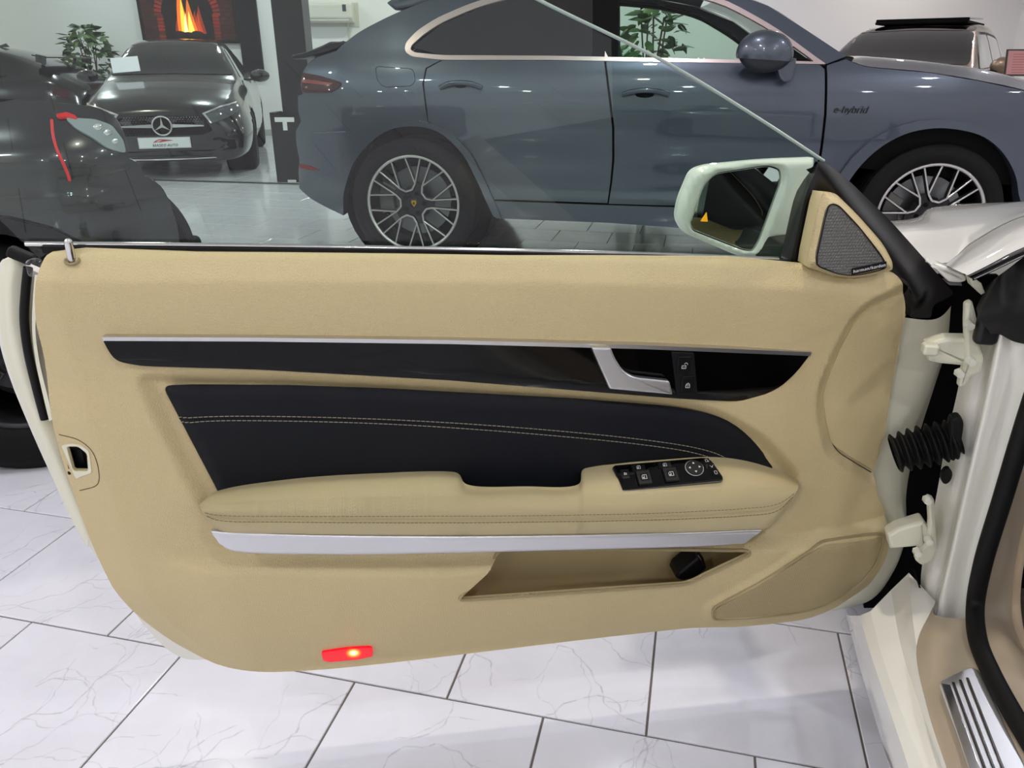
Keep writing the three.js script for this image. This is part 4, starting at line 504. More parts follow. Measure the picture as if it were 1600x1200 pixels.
// wheels and wells
for (const k of [1, -1]) for (const [u, st] of [[-1.468, 180], [1.471, 77]]) { wheel(suv, [u, 0.385, k * 0.83], k > 0 ? 0 : Math.PI, 0.385, 0.283, 0.285, 'lace', R(st), 0); sp_('wheel_well', at(new THREE.CylinderGeometry(0.47, 0.47, 0.36, 40, 1, true, 0, 2 * Math.PI).rotateX(Math.PI / 2), [u, 0.4, k * 0.66]), suvDark); sp_('well_wall', at(new THREE.CircleGeometry(0.475, 36), [u, 0.4, k * 0.45]), suvDark); }
const font = await new FontLoader().loadAsync('fonts/droid/droid_sans_regular.typeface.json'), fontBold = await new FontLoader().loadAsync('fonts/droid/droid_sans_bold.typeface.json');
function lettering(s, width, depth, f = font, shear = 0) { const g = new TextGeometry(s, { font: f, size: 1, depth: 0.01, curveSegments: 3 }); g.computeBoundingBox(); const b = g.boundingBox, k = width / (b.max.x - b.min.x); g.translate(-(b.min.x + b.max.x) / 2, -(b.min.y + b.max.y) / 2, 0); g.scale(k, k, depth / 0.01); if (shear) g.applyMatrix4(new THREE.Matrix4().makeShear(0, 0, shear, 0, 0, 0)); return g; }
{ const [c] = [[0.9601, 0.9335]]; const g = lettering('e-hybrid', 0.17, 0.003, font, 0.25); const z = SW(c[0], c[1]); const nx = -(SW(c[0] + 0.08, c[1]) - SW(c[0] - 0.08, c[1])) / 0.16, ny = -(SW(c[0], c[1] + 0.03) - SW(c[0], c[1] - 0.03)) / 0.06; sp_('lettering', at(g, [c[0], c[1], z + 0.006], [-Math.atan(ny), Math.atan(nx), 0]), std(0x0a0b0d, 0.3), 'dark e-hybrid lettering on the fender'); }

// ---------- the coupe's body beside the door (x inward, y up, z to the rear) ----------
const cc = (rows) => rows.map(([a, h, b]) => [b, h, -a]);
const cp = (name, geo, mat, label) => part(name, geo, mat, coupe, label);
const ext = (row, l = 1.25) => { const e = row[row.length - 1]; return [...row, [e[0], e[1], e[2] + l * 0.5], [e[0], e[1], e[2] + l]]; };
// white sill and its beige cover
cp('sill', toCreasedNormals(skin([ext(cc([[0.1321, 0.2, 0.0357], [0.0098, 0.2, 0.0335], [-0.1222, 0.2, 0.0341], [-0.2213, 0.2, 0.0354]])), ext(cc([[0.0367, 0.27, 0.0134], [-0.0681, 0.27, 0.0145], [-0.1889, 0.27, 0.0149], [-0.2874, 0.27, 0.0142]])), ext(cc([[-0.0286, 0.322, 0.0095], [-0.1279, 0.322, 0.0085], [-0.2353, 0.322, 0.0107], [-0.3336, 0.322, 0.0124]])), ext(cc([[-0.0317, 0.336, 0.0235], [-0.1455, 0.336, 0.0189], [-0.2472, 0.336, 0.0206], [-0.3431, 0.336, 0.0258]])), ext(cc([[0.0257, 0.342, 0.0666], [-0.1177, 0.342, 0.0495], [-0.2361, 0.342, 0.0454], [-0.3445, 0.342, 0.0439]])), ext(cc([[0.0389, 0.372, 0.0925], [-0.1213, 0.372, 0.0622], [-0.255, 0.372, 0.0447], [-0.3723, 0.372, 0.0376]])), ext(cc([[-0.0334, 0.372, 0.1152], [-0.1468, 0.372, 0.0621], [-0.2665, 0.372, 0.0449], [-0.3716, 0.372, 0.0407]]))], 30, 36, { smoothRows: false }), 0.3), M.white, 'white painted sill');
cp('sill_cover', skin([ext(cc([[-0.0479, 0.372, 0.1076], [-0.1505, 0.372, 0.0576], [-0.2674, 0.372, 0.0407], [-0.3724, 0.372, 0.0368]])), ext(cc([[-0.0973, 0.392, 0.0951], [-0.1849, 0.392, 0.0674], [-0.2839, 0.392, 0.0583], [-0.3863, 0.392, 0.0543]])), ext(cc([[-0.1091, 0.4, 0.1143], [-0.1912, 0.4, 0.0925], [-0.2804, 0.4, 0.0869], [-0.3868, 0.4, 0.0851]])), ext(cc([[-0.1138, 0.408, 0.1384], [-0.1942, 0.408, 0.1212], [-0.2702, 0.408, 0.1205], [-0.3864, 0.408, 0.1202]]))], 30, 14), M.sillBeige, 'beige plastic sill cover');
{ const sp = cc([[-0.2646, 0.406, 0.0506], [-0.2441, 0.406, 0.0745], [-0.2269, 0.406, 0.0987], [-0.2286, 0.406, 0.1077], [-0.2533, 0.406, 0.1095], [-0.3192, 0.406, 0.1091], [-0.3869, 0.406, 0.1097], [-0.4, 0.406, 0.0479], [-0.3321, 0.406, 0.0486]]); // metal scuff plate
  const out = sp.map((p) => [p[0], -p[2]]); out.splice(6, 2, [out[6][0] + 0.0, out[6][1] - 0.25], [out[7][0], out[7][1] - 0.25]);
  const hgt = 0.4045; cp('scuff_plate', at(plate(round2(out, 0.006, 3), 0.006, 0.0015), [0, hgt, 0], [-Math.PI / 2, 0, 0]), M.brushed, 'bright metal scuff plate');
  const bar = (name, a, b, w, mat, y) => { const A = v3(a), B = v3(b), d = B.clone().sub(A), L = d.length(); cp(name, box(w, 0.003, L, 0.001).applyMatrix4(new THREE.Matrix4().makeRotationY(Math.atan2(d.x, d.z)).setPosition((A.x + B.x) / 2, y, (A.z + B.z) / 2)), mat); };
  const e = (p) => [p[0], p[1], p[2]];
  const rib = [cc([[-0.2629, 0.41, 0.0675], [-0.4005, 0.41, 0.062]]), cc([[-0.256, 0.41, 0.0781], [-0.3984, 0.41, 0.0722]]), cc([[-0.2502, 0.41, 0.0885], [-0.3962, 0.41, 0.0824]])]; for (const r of rib) { bar('scuff_rib', e(r[0]), e([r[1][0] + (r[1][0] - r[0][0]), r[1][1], r[1][2] + (r[1][2] - r[0][2])]), 0.0035, M.darkChrome, hgt + 0.0062); }
  const ed = cc([[-0.2687, 0.41, 0.0565], [-0.403, 0.41, 0.0503]]); bar('scuff_edge', ed[0], [2 * ed[1][0] - ed[0][0], ed[0][1], 2 * ed[1][2] - ed[0][2]], 0.012, M.chrome, hgt + 0.006); }
// hinge pillar: mounting face, rib and white band
cp('hinge_pillar', skin([cc([[0.03, 0.8233, 0.0832], [0.03, 0.7333, 0.0949], [0.03, 0.6259, 0.097], [0.03, 0.5229, 0.1025], [0.03, 0.425, 0.1041], [0.03, 0.3363, 0.1171], [0.03, 0.2897, 0.1443]]), cc([[0, 0.8285, 0.0915], [0, 0.7457, 0.099], [0, 0.6414, 0.1025], [0, 0.5415, 0.1093], [0, 0.4463, 0.1095], [0, 0.3714, 0.1126], [0, 0.3123, 0.1339]]), cc([[-0.012, 0.8267, 0.1046], [-0.012, 0.7615, 0.1114], [-0.012, 0.6593, 0.1145], [-0.012, 0.5611, 0.1182], [-0.012, 0.4562, 0.1212], [-0.012, 0.3757, 0.1221], [-0.012, 0.3201, 0.1302]]), cc([[-0.062, 0.8408, 0.0978], [-0.062, 0.78, 0.1002], [-0.062, 0.6826, 0.1035], [-0.062, 0.5887, 0.1057], [-0.062, 0.4886, 0.1088], [-0.062, 0.4118, 0.1107], [-0.062, 0.3571, 0.1161]]), cc([[-0.056, 0.8344, 0.1122], [-0.056, 0.7612, 0.1304], [-0.056, 0.6727, 0.1341], [-0.056, 0.5782, 0.1364], [-0.056, 0.4767, 0.1353], [-0.056, 0.4058, 0.1393], [-0.056, 0.3595, 0.1433]]), cc([[-0.09, 0.8306, 0.1467], [-0.09, 0.7385, 0.1396], [-0.09, 0.6602, 0.1385], [-0.09, 0.5771, 0.1358], [-0.09, 0.4892, 0.1363], [-0.09, 0.4322, 0.1414], [-0.09, 0.3894, 0.1496]])], 40, 24), M.white, 'white painted hinge pillar');
cp('pillar_gap', tube(cc([[0, 0.4076, 0.0834], [0, 0.3637, 0.1043], [0, 0.3145, 0.1315]]), 0.0015, 12, 6), M.matteBlack);
cp('fender_liner', drape([[0.1, 0.8642, -0.0674], [0.1, 0.8754, 0.139], [0.1, 0.7429, 0.1548], [0.1, 0.5136, 0.1608], [0.1, 0.2622, 0.165], [0.1, 0.2435, 0.0543]].map(([a, h, b]) => [b, h]), (u, v) => [u, v, -0.1], { cell: 0.1, rim: 0.01 }), M.matteBlack, 'black fender liner in the door gap');
cp('door_opening_seal', tube([...cc([[-0.1, 0.9668, 0.1449], [-0.1, 0.8295, 0.1431], [-0.1, 0.7288, 0.1398], [-0.1, 0.6045, 0.138], [-0.1, 0.4963, 0.1367], [-0.1, 0.4224, 0.1422]]), ...cc([[-0.1726, 0.415, 0.1248], [-0.2369, 0.415, 0.1205], [-0.3043, 0.415, 0.1223], [-0.3727, 0.415, 0.1277], [-0.4707, 0.415, 0.1393]])], 0.0125, 90, 12), M.rubber, 'black rubber door opening seal');
cp('kick_panel', skin([[...cc([[-0.095, 0.9346, 0.1623], [-0.095, 0.8154, 0.1559], [-0.095, 0.718, 0.1504], [-0.095, 0.5926, 0.1505], [-0.095, 0.4834, 0.1497], [-0.095, 0.4147, 0.1551]]), ...cc([[-0.1638, 0.41, 0.1386], [-0.2283, 0.41, 0.1355], [-0.3013, 0.41, 0.1377], [-0.3647, 0.41, 0.1442], [-0.4549, 0.41, 0.1595]])], [...cc([[-0.05, 0.9095, 0.217], [-0.05, 0.7656, 0.2091], [-0.05, 0.6655, 0.1906], [-0.05, 0.5592, 0.1871], [-0.05, 0.4577, 0.1929], [-0.05, 0.3872, 0.2033]]), ...cc([[-0.1442, 0.4, 0.1757], [-0.2091, 0.4, 0.1743], [-0.2771, 0.4, 0.18], [-0.3463, 0.4, 0.1883], [-0.4369, 0.4, 0.2072]])], [...cc([[0, 0.8633, 0.2669], [0, 0.7096, 0.26], [0, 0.6019, 0.2365], [0, 0.4992, 0.2293], [0, 0.4161, 0.2358], [0, 0.3552, 0.2479]]), ...cc([[-0.0072, 0.3, 0.2694], [-0.0801, 0.3, 0.2704], [-0.1553, 0.3, 0.2842], [-0.2321, 0.3, 0.2997], [-0.3337, 0.3, 0.3249]])]], 50, 12), M.sillBeige, 'beige kick panel');
cp('kick_trim', tube([...cc([[-0.01, 0.6297, 0.2429], [-0.01, 0.5218, 0.2204], [-0.01, 0.4399, 0.225], [-0.01, 0.3616, 0.2393]]), ...cc([[-0.0735, 0.34, 0.233], [-0.1521, 0.34, 0.2338]])], 0.01, 40, 8), std(0xc2ae92, 0.6));
cp('cabin_floor', at(box(1.5, 0.04, 2.4, 0.01), [0.98, 0.2, 0.8]), std(0x4c3a2e, 0.9, 0, { bumpMap: grainFine, bumpScale: 0.002 }), 'brown carpet');
cp('bulkhead', at(box(1.5, 0.6, 0.04, 0.01), [1.0, 0.5, -0.28]), M.matteBlack);
cp('dashboard', skin([cc([[-0.02, 0.8627, 0.0763], [-0.02, 0.8905, 0.084], [-0.02, 0.9129, 0.1028], [-0.02, 0.9331, 0.1215], [-0.02, 0.9765, 0.1828], [-0.02, 1.0215, 0.3132]]), cc([[-0.07, 0.8657, 0.0586], [-0.07, 0.8808, 0.0739], [-0.07, 0.895, 0.0936], [-0.07, 0.9089, 0.113], [-0.07, 0.9453, 0.17], [-0.07, 0.9905, 0.2959]]), cc([[-0.09, 0.8596, 0.0584], [-0.09, 0.8651, 0.0754], [-0.09, 0.8708, 0.096], [-0.09, 0.8767, 0.1207], [-0.09, 0.8928, 0.1751], [-0.09, 0.9171, 0.3077]]), cc([[-0.07, 0.8351, 0.0824], [-0.07, 0.8358, 0.0916], [-0.07, 0.8265, 0.1131], [-0.07, 0.8231, 0.1408], [-0.07, 0.8188, 0.2026], [-0.07, 0.8213, 0.3478]])], 30, 16), std(0x0c0c0d, 0.6, 0, { bumpMap: grain, bumpScale: 0.0004 }), 'black dashboard end');
cp('dashboard_cap', at(box(0.03, 0.06, 0.02, 0.008), [...cc([[-0.05, 0.8441, 0.0845]])[0]]), std(0x0c0c0d, 0.5));
// fender, bonnet, windscreen edge
const toMid = (row) => { const e = row[row.length - 1]; return [...row, [0.9, e[1] + 0.012, e[2] - 0.1]]; };
const mirrored = (g0) => { const g = g0.clone(); g.applyMatrix4(new THREE.Matrix4().makeScale(-1, 1, 1).setPosition(1.8, 0, 0)); const ix = g.index; if (ix) for (let i = 0; i < ix.count; i += 3) { const a = ix.getX(i); ix.setX(i, ix.getX(i + 1)); ix.setX(i + 1, a); } return g; };
const fenderTop = skin([cc([[1.0138, 0.78, 0.11], [1.1148, 0.78, 0.283], [1.2969, 0.78, 0.3789], [1.4055, 0.78, 0.5223], [1.4881, 0.78, 0.69], [1.6192, 0.78, 0.9005]]), cc([[0.633, 0.85, 0.0695], [0.7088, 0.85, 0.1778], [0.8583, 0.85, 0.257], [0.9358, 0.85, 0.3641], [1.003, 0.85, 0.5011], [1.1098, 0.85, 0.6729]]), cc([[0.3856, 0.885, 0.0476], [0.4375, 0.885, 0.1157], [0.4569, 0.885, 0.1771], [0.5166, 0.885, 0.2403], [0.6522, 0.885, 0.3681], [0.8126, 0.885, 0.5416]]), cc([[0.2123, 0.895, 0.0323], [0.2414, 0.895, 0.0741], [0.239, 0.895, 0.1109], [0.3139, 0.895, 0.1649], [0.5571, 0.895, 0.3319], [0.716, 0.895, 0.4992]]), cc([[0.0673, 0.9, 0.0279], [0.0611, 0.9, 0.0368], [0.0549, 0.9, 0.0455], [0.2259, 0.9, 0.137], [0.5039, 0.9, 0.3141], [0.6643, 0.9, 0.4767]])], 40, 20);
{ const edge = cc([[0.0673, 0.9, 0.0279]]).concat(cc([[0.2123, 0.895, 0.0323]]), cc([[0.3856, 0.885, 0.0476]]), cc([[0.633, 0.85, 0.0695]]), cc([[1.0138, 0.78, 0.11]])), nose = cc([[1.0138, 0.78, 0.11], [1.1148, 0.78, 0.283], [1.2969, 0.78, 0.3789], [1.4055, 0.78, 0.5223], [1.4881, 0.78, 0.69], [1.6192, 0.78, 0.9005]]);
  const wall = (row, y1) => skin([row, row.map((p) => [p[0] - 0.012, p[1] - 0.06, p[2]]), row.map((p) => [p[0] - 0.015, (p[1] + y1) / 2, p[2]]), row.map((p) => [p[0], y1, p[2]])], 30, 16), fw = wall(edge, 0.62), nw = wall(nose, 0.25);
  cp('front_fender', [fenderTop, fw, nw], M.white, 'white front fender'); cp('front_fender', [mirrored(fenderTop), mirrored(fw), mirrored(nw)], M.white); for (const k of [0, 1]) wheel(coupe, [k ? 1.64 : 0.16, 0.32, -0.55], k ? Math.PI / 2 * 0 : Math.PI, 0.32, 0.22, 0.23, 'plain'); }
const bonnetHalf = skin([toMid(cc([[0.0579, 0.898, 0.0484], [0.2257, 0.898, 0.1383], [0.5051, 0.898, 0.3149], [0.669, 0.898, 0.4792]])), toMid(cc([[-0.034, 0.915, 0.026], [0.0884, 0.915, 0.1005], [0.3064, 0.915, 0.24], [0.4768, 0.915, 0.3956]])), toMid(cc([[-0.0847, 0.922, 0.0194], [0.0136, 0.922, 0.0879], [0.1661, 0.922, 0.1909], [0.3489, 0.922, 0.3412]])), toMid(cc([[-0.1014, 0.92, 0.0284], [-0.0073, 0.92, 0.0936], [0.1071, 0.92, 0.1728], [0.2973, 0.92, 0.3205]]))], 40, 14);
cp('bonnet', [bonnetHalf, mirrored(bonnetHalf)], M.white, 'white bonnet');
cp('windscreen_edge', skin([cc([[-0.1227, 0.925, 0.0202], [-0.0561, 0.925, 0.0649], [0.0813, 0.925, 0.1598], [0.2803, 0.925, 0.3122]]), cc([[-0.2103, 0.945, -0.0109], [-0.1562, 0.945, 0.0284], [-0.0366, 0.945, 0.1128], [0.1411, 0.945, 0.2497]]), cc([[-0.2006, 0.94, -0.0016], [-0.1504, 0.94, 0.0348], [-0.045, 0.94, 0.1109], [0.1269, 0.94, 0.2452]])], 24, 8), M.piano, 'black windscreen edge');
cp('windscreen_bead', tube(cc([[-0.2035, 0.94, -0.0018], [-0.1555, 0.94, 0.0332], [-0.053, 0.94, 0.108], [0.1165, 0.94, 0.2409]]), 0.0012, 20, 6), M.chrome);
{ const tri = [[-0.005, 0.9124, 0.0076], [-0.005, 0.9122, 0.0216], [-0.005, 0.8978, 0.0573], [-0.005, 0.8906, 0.0596], [-0.005, 0.8875, 0.0529], [-0.005, 0.8876, 0.0381]].map(([a, h, b]) => [b, h]); cp('fender_corner', at(plate(round2(tri, 0.003), 0.03, 0.004), [0, 0, -0.02]), M.white, 'white corner piece of the fender');
  const tri2 = [[0, 0.8861, 0.0364], [0, 0.8863, 0.0562], [0, 0.881, 0.059], [0, 0.8809, 0.0425]].map(([a, h, b]) => [b, h]); cp('corner_seal', at(plate(tri2, 0.02, 0.002), [0, 0, -0.02]), M.grey);
  const br = [[-0.02, 0.9006, 0.0546], [-0.02, 0.8992, 0.0621], [-0.02, 0.8934, 0.0714], [-0.02, 0.8803, 0.079], [-0.02, 0.8773, 0.0748], [-0.02, 0.8892, 0.0602]].map(([a, h, b]) => [b, h]); cp('wing_bracket', at(plate(br, 0.02, 0.002), [0, 0, 0.01]), M.cream); }
// hinges
const flatB = (rows) => rows.map(([a, h, b]) => [b, h]);
cp('hinge', [at(plate(round2(flatB([[-0.03, 0.8028, 0.0198], [-0.03, 0.8104, 0.0317], [-0.03, 0.8141, 0.0426], [-0.03, 0.8155, 0.0752], [-0.03, 0.7743, 0.0872], [-0.03, 0.7753, 0.0403], [-0.03, 0.7781, 0.0254]]), 0.003), 0.03, 0.005), [0, 0, 0.005]), at(plate(round2(flatB([[-0.04, 0.8672, 0.054], [-0.04, 0.8713, 0.0619], [-0.04, 0.8447, 0.0732], [-0.04, 0.8174, 0.0806], [-0.04, 0.7901, 0.0938], [-0.04, 0.7691, 0.0951], [-0.04, 0.7623, 0.0834], [-0.04, 0.7474, 0.0807], [-0.04, 0.7435, 0.0707], [-0.04, 0.7591, 0.0691], [-0.04, 0.7883, 0.0713], [-0.04, 0.8392, 0.0591]]), 0.004), 0.016, 0.004), [0, 0, 0.025]), at(box(0.02, 0.016, 0.02, 0.004), [...cc([[-0.04, 0.7989, 0.0221]])[0]])], M.cream, 'cream white upper hinge');
cp('hinge', [at(plate(round2(flatB([[-0.03, 0.4855, 0.0231], [-0.03, 0.4991, 0.0357], [-0.03, 0.5176, 0.0692], [-0.03, 0.4986, 0.0839], [-0.03, 0.4691, 0.0924], [-0.03, 0.4543, 0.0813], [-0.03, 0.4705, 0.0689], [-0.03, 0.4603, 0.0314]]), 0.003), 0.03, 0.005), [0, 0, 0.005]), at(plate(round2(flatB([[-0.04, 0.5631, 0.0652], [-0.04, 0.5609, 0.0746], [-0.04, 0.5057, 0.0881], [-0.04, 0.4718, 0.0966], [-0.04, 0.4511, 0.0942], [-0.04, 0.4405, 0.0796], [-0.04, 0.4485, 0.0687], [-0.04, 0.4653, 0.0684], [-0.04, 0.4811, 0.0792], [-0.04, 0.5212, 0.0751]]), 0.004), 0.016, 0.004), [0, 0, 0.025])], M.cream, 'cream white lower hinge');
for (const p of cc([[-0.06, 0.7875, 0.0744], [-0.06, 0.8394, 0.0618], [-0.06, 0.7686, 0.0638], [-0.06, 0.5634, 0.0617], [-0.06, 0.493, 0.0771], [-0.06, 0.4703, 0.0652]])) cp('hinge_bolt', at(cyl(0.0055, 0.0065, 0.012, 6).rotateX(Math.PI / 2), [p[0], p[1], p[2] - 0.01]), M.whiteSemi);
// check strap boot
{ const [A, B] = cc([[0, 0.6113, 0.0168], [0, 0.6478, 0.1012]]).map(v3), d = B.clone().sub(A), L = d.length(), prof = []; for (let i = 0; i <= 90; i++) { const t = i / 90; prof.push(new THREE.Vector2(0.026 + 0.0045 * Math.sin(t * Math.PI * 2 * 7) + 0.003 * Math.sin(t * Math.PI), t * L)); }
  const g = new THREE.LatheGeometry(prof, 28), m = new THREE.Matrix4().compose(A, new THREE.Quaternion().setFromUnitVectors(new THREE.Vector3(0, 1, 0), d.clone().normalize()), new THREE.Vector3(1, 1, 1)); cp('check_strap_boot', g.applyMatrix4(m), M.rubber, 'black ribbed rubber boot of the check strap');
  cp('boot_flange', at(plate(round2(flatB([[-0.02, 0.6886, 0.0757], [-0.02, 0.695, 0.0882], [-0.02, 0.6823, 0.096], [-0.02, 0.6341, 0.1008], [-0.02, 0.6161, 0.0948], [-0.02, 0.6259, 0.0849]]), 0.006), 0.02, 0.005), [0, 0, 0.005]), M.rubber);
  const [q] = cc([[-0.01, 0.5885, 0.0934]]); cp('hole_plug', at(cyl(0.011, 0.011, 0.01, 20).rotateX(Math.PI / 2), q, [0, 0, 0], [0.65, 1.2, 1]), M.rubber); }
// driver seat, which the gloss trim mirrors
{ const sm = std(0x121318, 0.5, 0, { bumpMap: grainFine, bumpScale: 0.0004 });
  cp('seat_cushion', [at(box(0.5, 0.16, 0.52, 0.07, 5), [0.56, 0.42, 0.74], [0.1, 0, 0]), at(box(0.1, 0.2, 0.5, 0.045, 4), [0.31, 0.44, 0.74], [0.1, 0, 0.15]), at(box(0.1, 0.2, 0.5, 0.045, 4), [0.81, 0.44, 0.74], [0.1, 0, -0.15])], sm); cp('seat_backrest', [at(box(0.48, 0.62, 0.15, 0.07, 5), [0.56, 0.78, 1.08], [0.28, 0, 0]), at(box(0.1, 0.5, 0.18, 0.05, 4), [0.31, 0.74, 1.04], [0.28, 0, 0]), at(box(0.1, 0.5, 0.18, 0.05, 4), [0.81, 0.74, 1.04], [0.28, 0, 0])], sm); cp('headrest', at(box(0.27, 0.2, 0.12, 0.055, 5), [0.56, 1.2, 1.19], [0.2, 0, 0]), sm); }
// windscreen, its pillars and the rest of the dashboard
{ const L = [[0.1, 0.99, 0.26], [0.2, 1.17, 0.52], [0.32, 1.32, 0.8]], mirr = (r) => r.map(([x, y, z]) => [1.8 - x, y, z]); for (const r of [L, mirr(L)]) cp('windscreen_pillar', [tube(r, 0.022, 24, 12), at(new THREE.SphereGeometry(0.022, 14, 10), r[0]), at(new THREE.SphereGeometry(0.023, 14, 10), r[2])], M.white); cp('windscreen_header', tube([L[2], [0.6, 1.36, 0.74], [0.9, 1.37, 0.72], [1.2, 1.36, 0.74], mirr(L)[2]], 0.022, 30, 12), M.white);
  const mid = [[0.9, 0.98, -0.28], [0.9, 1.2, 0.25], [0.9, 1.37, 0.72]]; cp('windscreen', skin([L, mid, mirr(L)], 16, 20), M.clear);
  cp('dashboard_top', skin([[[0.32, 0.95, 0.05], [0.9, 0.97, -0.2], [1.48, 0.95, 0.05]], [[0.32, 0.97, 0.2], [0.9, 0.98, 0.1], [1.48, 0.97, 0.2]], [[0.32, 0.9, 0.28], [0.9, 0.9, 0.24], [1.48, 0.9, 0.28]], [[0.32, 0.6, 0.2], [0.9, 0.6, 0.18], [1.48, 0.6, 0.2]]], 20, 16), std(0x0c0c0d, 0.6, 0, { bumpMap: grain, bumpScale: 0.0004 })); cp('steering_wheel', [at(new THREE.TorusGeometry(0.185, 0.016, 12, 48), [0.56, 0.86, 0.46], [-0.4, 0, 0]), at(cyl(0.07, 0.08, 0.05, 24).rotateX(Math.PI / 2), [0.56, 0.86, 0.45], [-0.4, 0, 0]), ...[0, Math.PI, -Math.PI / 2].map((a) => at(box(0.13, 0.03, 0.015, 0.006), [0.56 + 0.12 * Math.cos(a), 0.86 + 0.11 * Math.sin(a), 0.46 + 0.045 * Math.sin(a) * -1], [-0.4, 0, a]))], M.blackPlastic); }

// ---------- generic body shell from stations (x, bottom, shoulder, top, half widths at bottom, middle, shoulder, top) ----------
function carLoft(st, nx = 70, wells = []) {
  const half = (s) => { const [x, yb, ys, yt, wb, wm, ws, wt] = s; return [[x, yb, 0], [x, yb, wb * 0.85], [x, yb + 0.07, wb], [x, yb + (ys - yb) * 0.55, wm], [x, ys - 0.03, ws + 0.012], [x, ys + 0.02, ws - 0.03], [x, yt - (yt - ys) * 0.22, wt + (ws - wt) * 0.22], [x, yt - 0.012, wt - 0.03], [x, yt + 0.01, wt * 0.6], [x, yt + 0.022, 0]]; };
  const H = st.map(half), rows = []; for (let j = 0; j < 10; j++) rows.push(H.map((h) => h[j])); for (let j = 8; j >= 0; j--) rows.push(H.map((h) => [h[j][0], h[j][1], -h[j][2]]));
  const side = skin(rows, nx, 72);
  const cap = (i) => { const h = H[i], ring = [...h, ...h.slice(1, 9).reverse().map((p) => [p[0], p[1], -p[2]])]; const s = new THREE.Shape(ring.map((p) => new THREE.Vector2(p[2], p[1]))), g = new THREE.ShapeGeometry(s).rotateY(Math.PI / 2); const pos = g.attributes.position; for (let k = 0; k < pos.count; k++) { const z = -pos.getZ(k); pos.setXYZ(k, h[0][0], pos.getY(k), z); } g.computeVertexNormals(); return g; };
  let g = merge([side, cap(0), cap(H.length - 1)]);
  if (wells.length) { // wheel arches: triangles whose middle lies in a well are left out
    const p = g.attributes.position, keep = [], A = ['position', 'normal', 'uv'], out = { position: [], normal: [], uv: [] };
    for (let t = 0; t < p.count; t += 3) { const c = [0, 1, 2].map((k) => (p.getX(t + k) + p.getX(t + k + 1 - 1)) / 2), x = (p.getX(t) + p.getX(t + 1) + p.getX(t + 2)) / 3, y = (p.getY(t) + p.getY(t + 1) + p.getY(t + 2)) / 3, z = (p.getZ(t) + p.getZ(t + 1) + p.getZ(t + 2)) / 3; if (wells.some(([wx, wy, r]) => Math.hypot(x - wx, y - wy) < r && Math.abs(z) > 0.55)) continue; keep.push(t, t + 1, t + 2); }
    const n = new THREE.BufferGeometry(); for (const k of A) { const a = g.attributes[k], sz = a.itemSize; for (const i of keep) for (let q = 0; q < sz; q++) out[k].push(a.array[i * sz + q]); n.setAttribute(k, new THREE.Float32BufferAttribute(out[k], sz)); } g = n; }
  return g;
}
// a patch laid on a shell, seen along an axis: 'front' looks back along -x (outline in z, y), 'side' looks along -z times sign (outline in x, y)
const ray = new THREE.Raycaster(); ray.firstHitOnly = true; const bvhOf = new Map();
function probe(shell) { if (!bvhOf.has(shell)) { const g = shell.clone(); g.boundsTree = new MeshBVH(g); const m = new THREE.Mesh(g, new THREE.MeshBasicMaterial({ side: THREE.DoubleSide })); m.raycast = acceleratedRaycast; m.updateMatrixWorld(); bvhOf.set(shell, m); } return bvhOf.get(shell); }
function onShell(shell, view, outline, { cell = 0.05, lift = 0.006, rim = 0.01, sign = 1, holes = [] } = {}) {
  const mesh = probe(shell); const memo = new Map(); let last = 0;
  const hit = (a, b) => { const k = Math.round(a * 4000) + ',' + Math.round(b * 4000); if (memo.has(k)) return memo.get(k); if (view === 'front') ray.set(new THREE.Vector3(6, b, a), new THREE.Vector3(-1, 0, 0)); else ray.set(new THREE.Vector3(a, b, 4 * sign), new THREE.Vector3(0, 0, -sign)); const r = ray.intersectObject(mesh)[0]; const v = r ? (view === 'front' ? r.point.x : r.point.z) : last; last = v; memo.set(k, v); return v; };
  const e = 0.02, sm = (a, b) => (hit(a, b) * 2 + hit(a + e, b) + hit(a - e, b) + hit(a, b + e) + hit(a, b - e)) / 6;
  return view === 'front' ? drape(outline.map(([z, y]) => [-z, y]), (u, v) => [sm(-u, v), v, -u], { cell, rim, lift, holes: holes.map((h) => h.map(([z, y]) => [-z, y])) }) : drape(outline, (u, v) => [u, v, sm(u, v)], { cell, rim, lift, flip: sign < 0, holes });
}
const blackPaint = phys(0x060607, 0.2, 0, { clearcoat: 1, clearcoatRoughness: 0.03 }), darkGlass = phys(0x07090a, 0.04, 0, { clearcoat: 1 }), lensClear = phys(0x565b60, 0.06, 0.2, { clearcoat: 1 });
const mz = (p) => p.map(([z, y]) => [-z, y]);

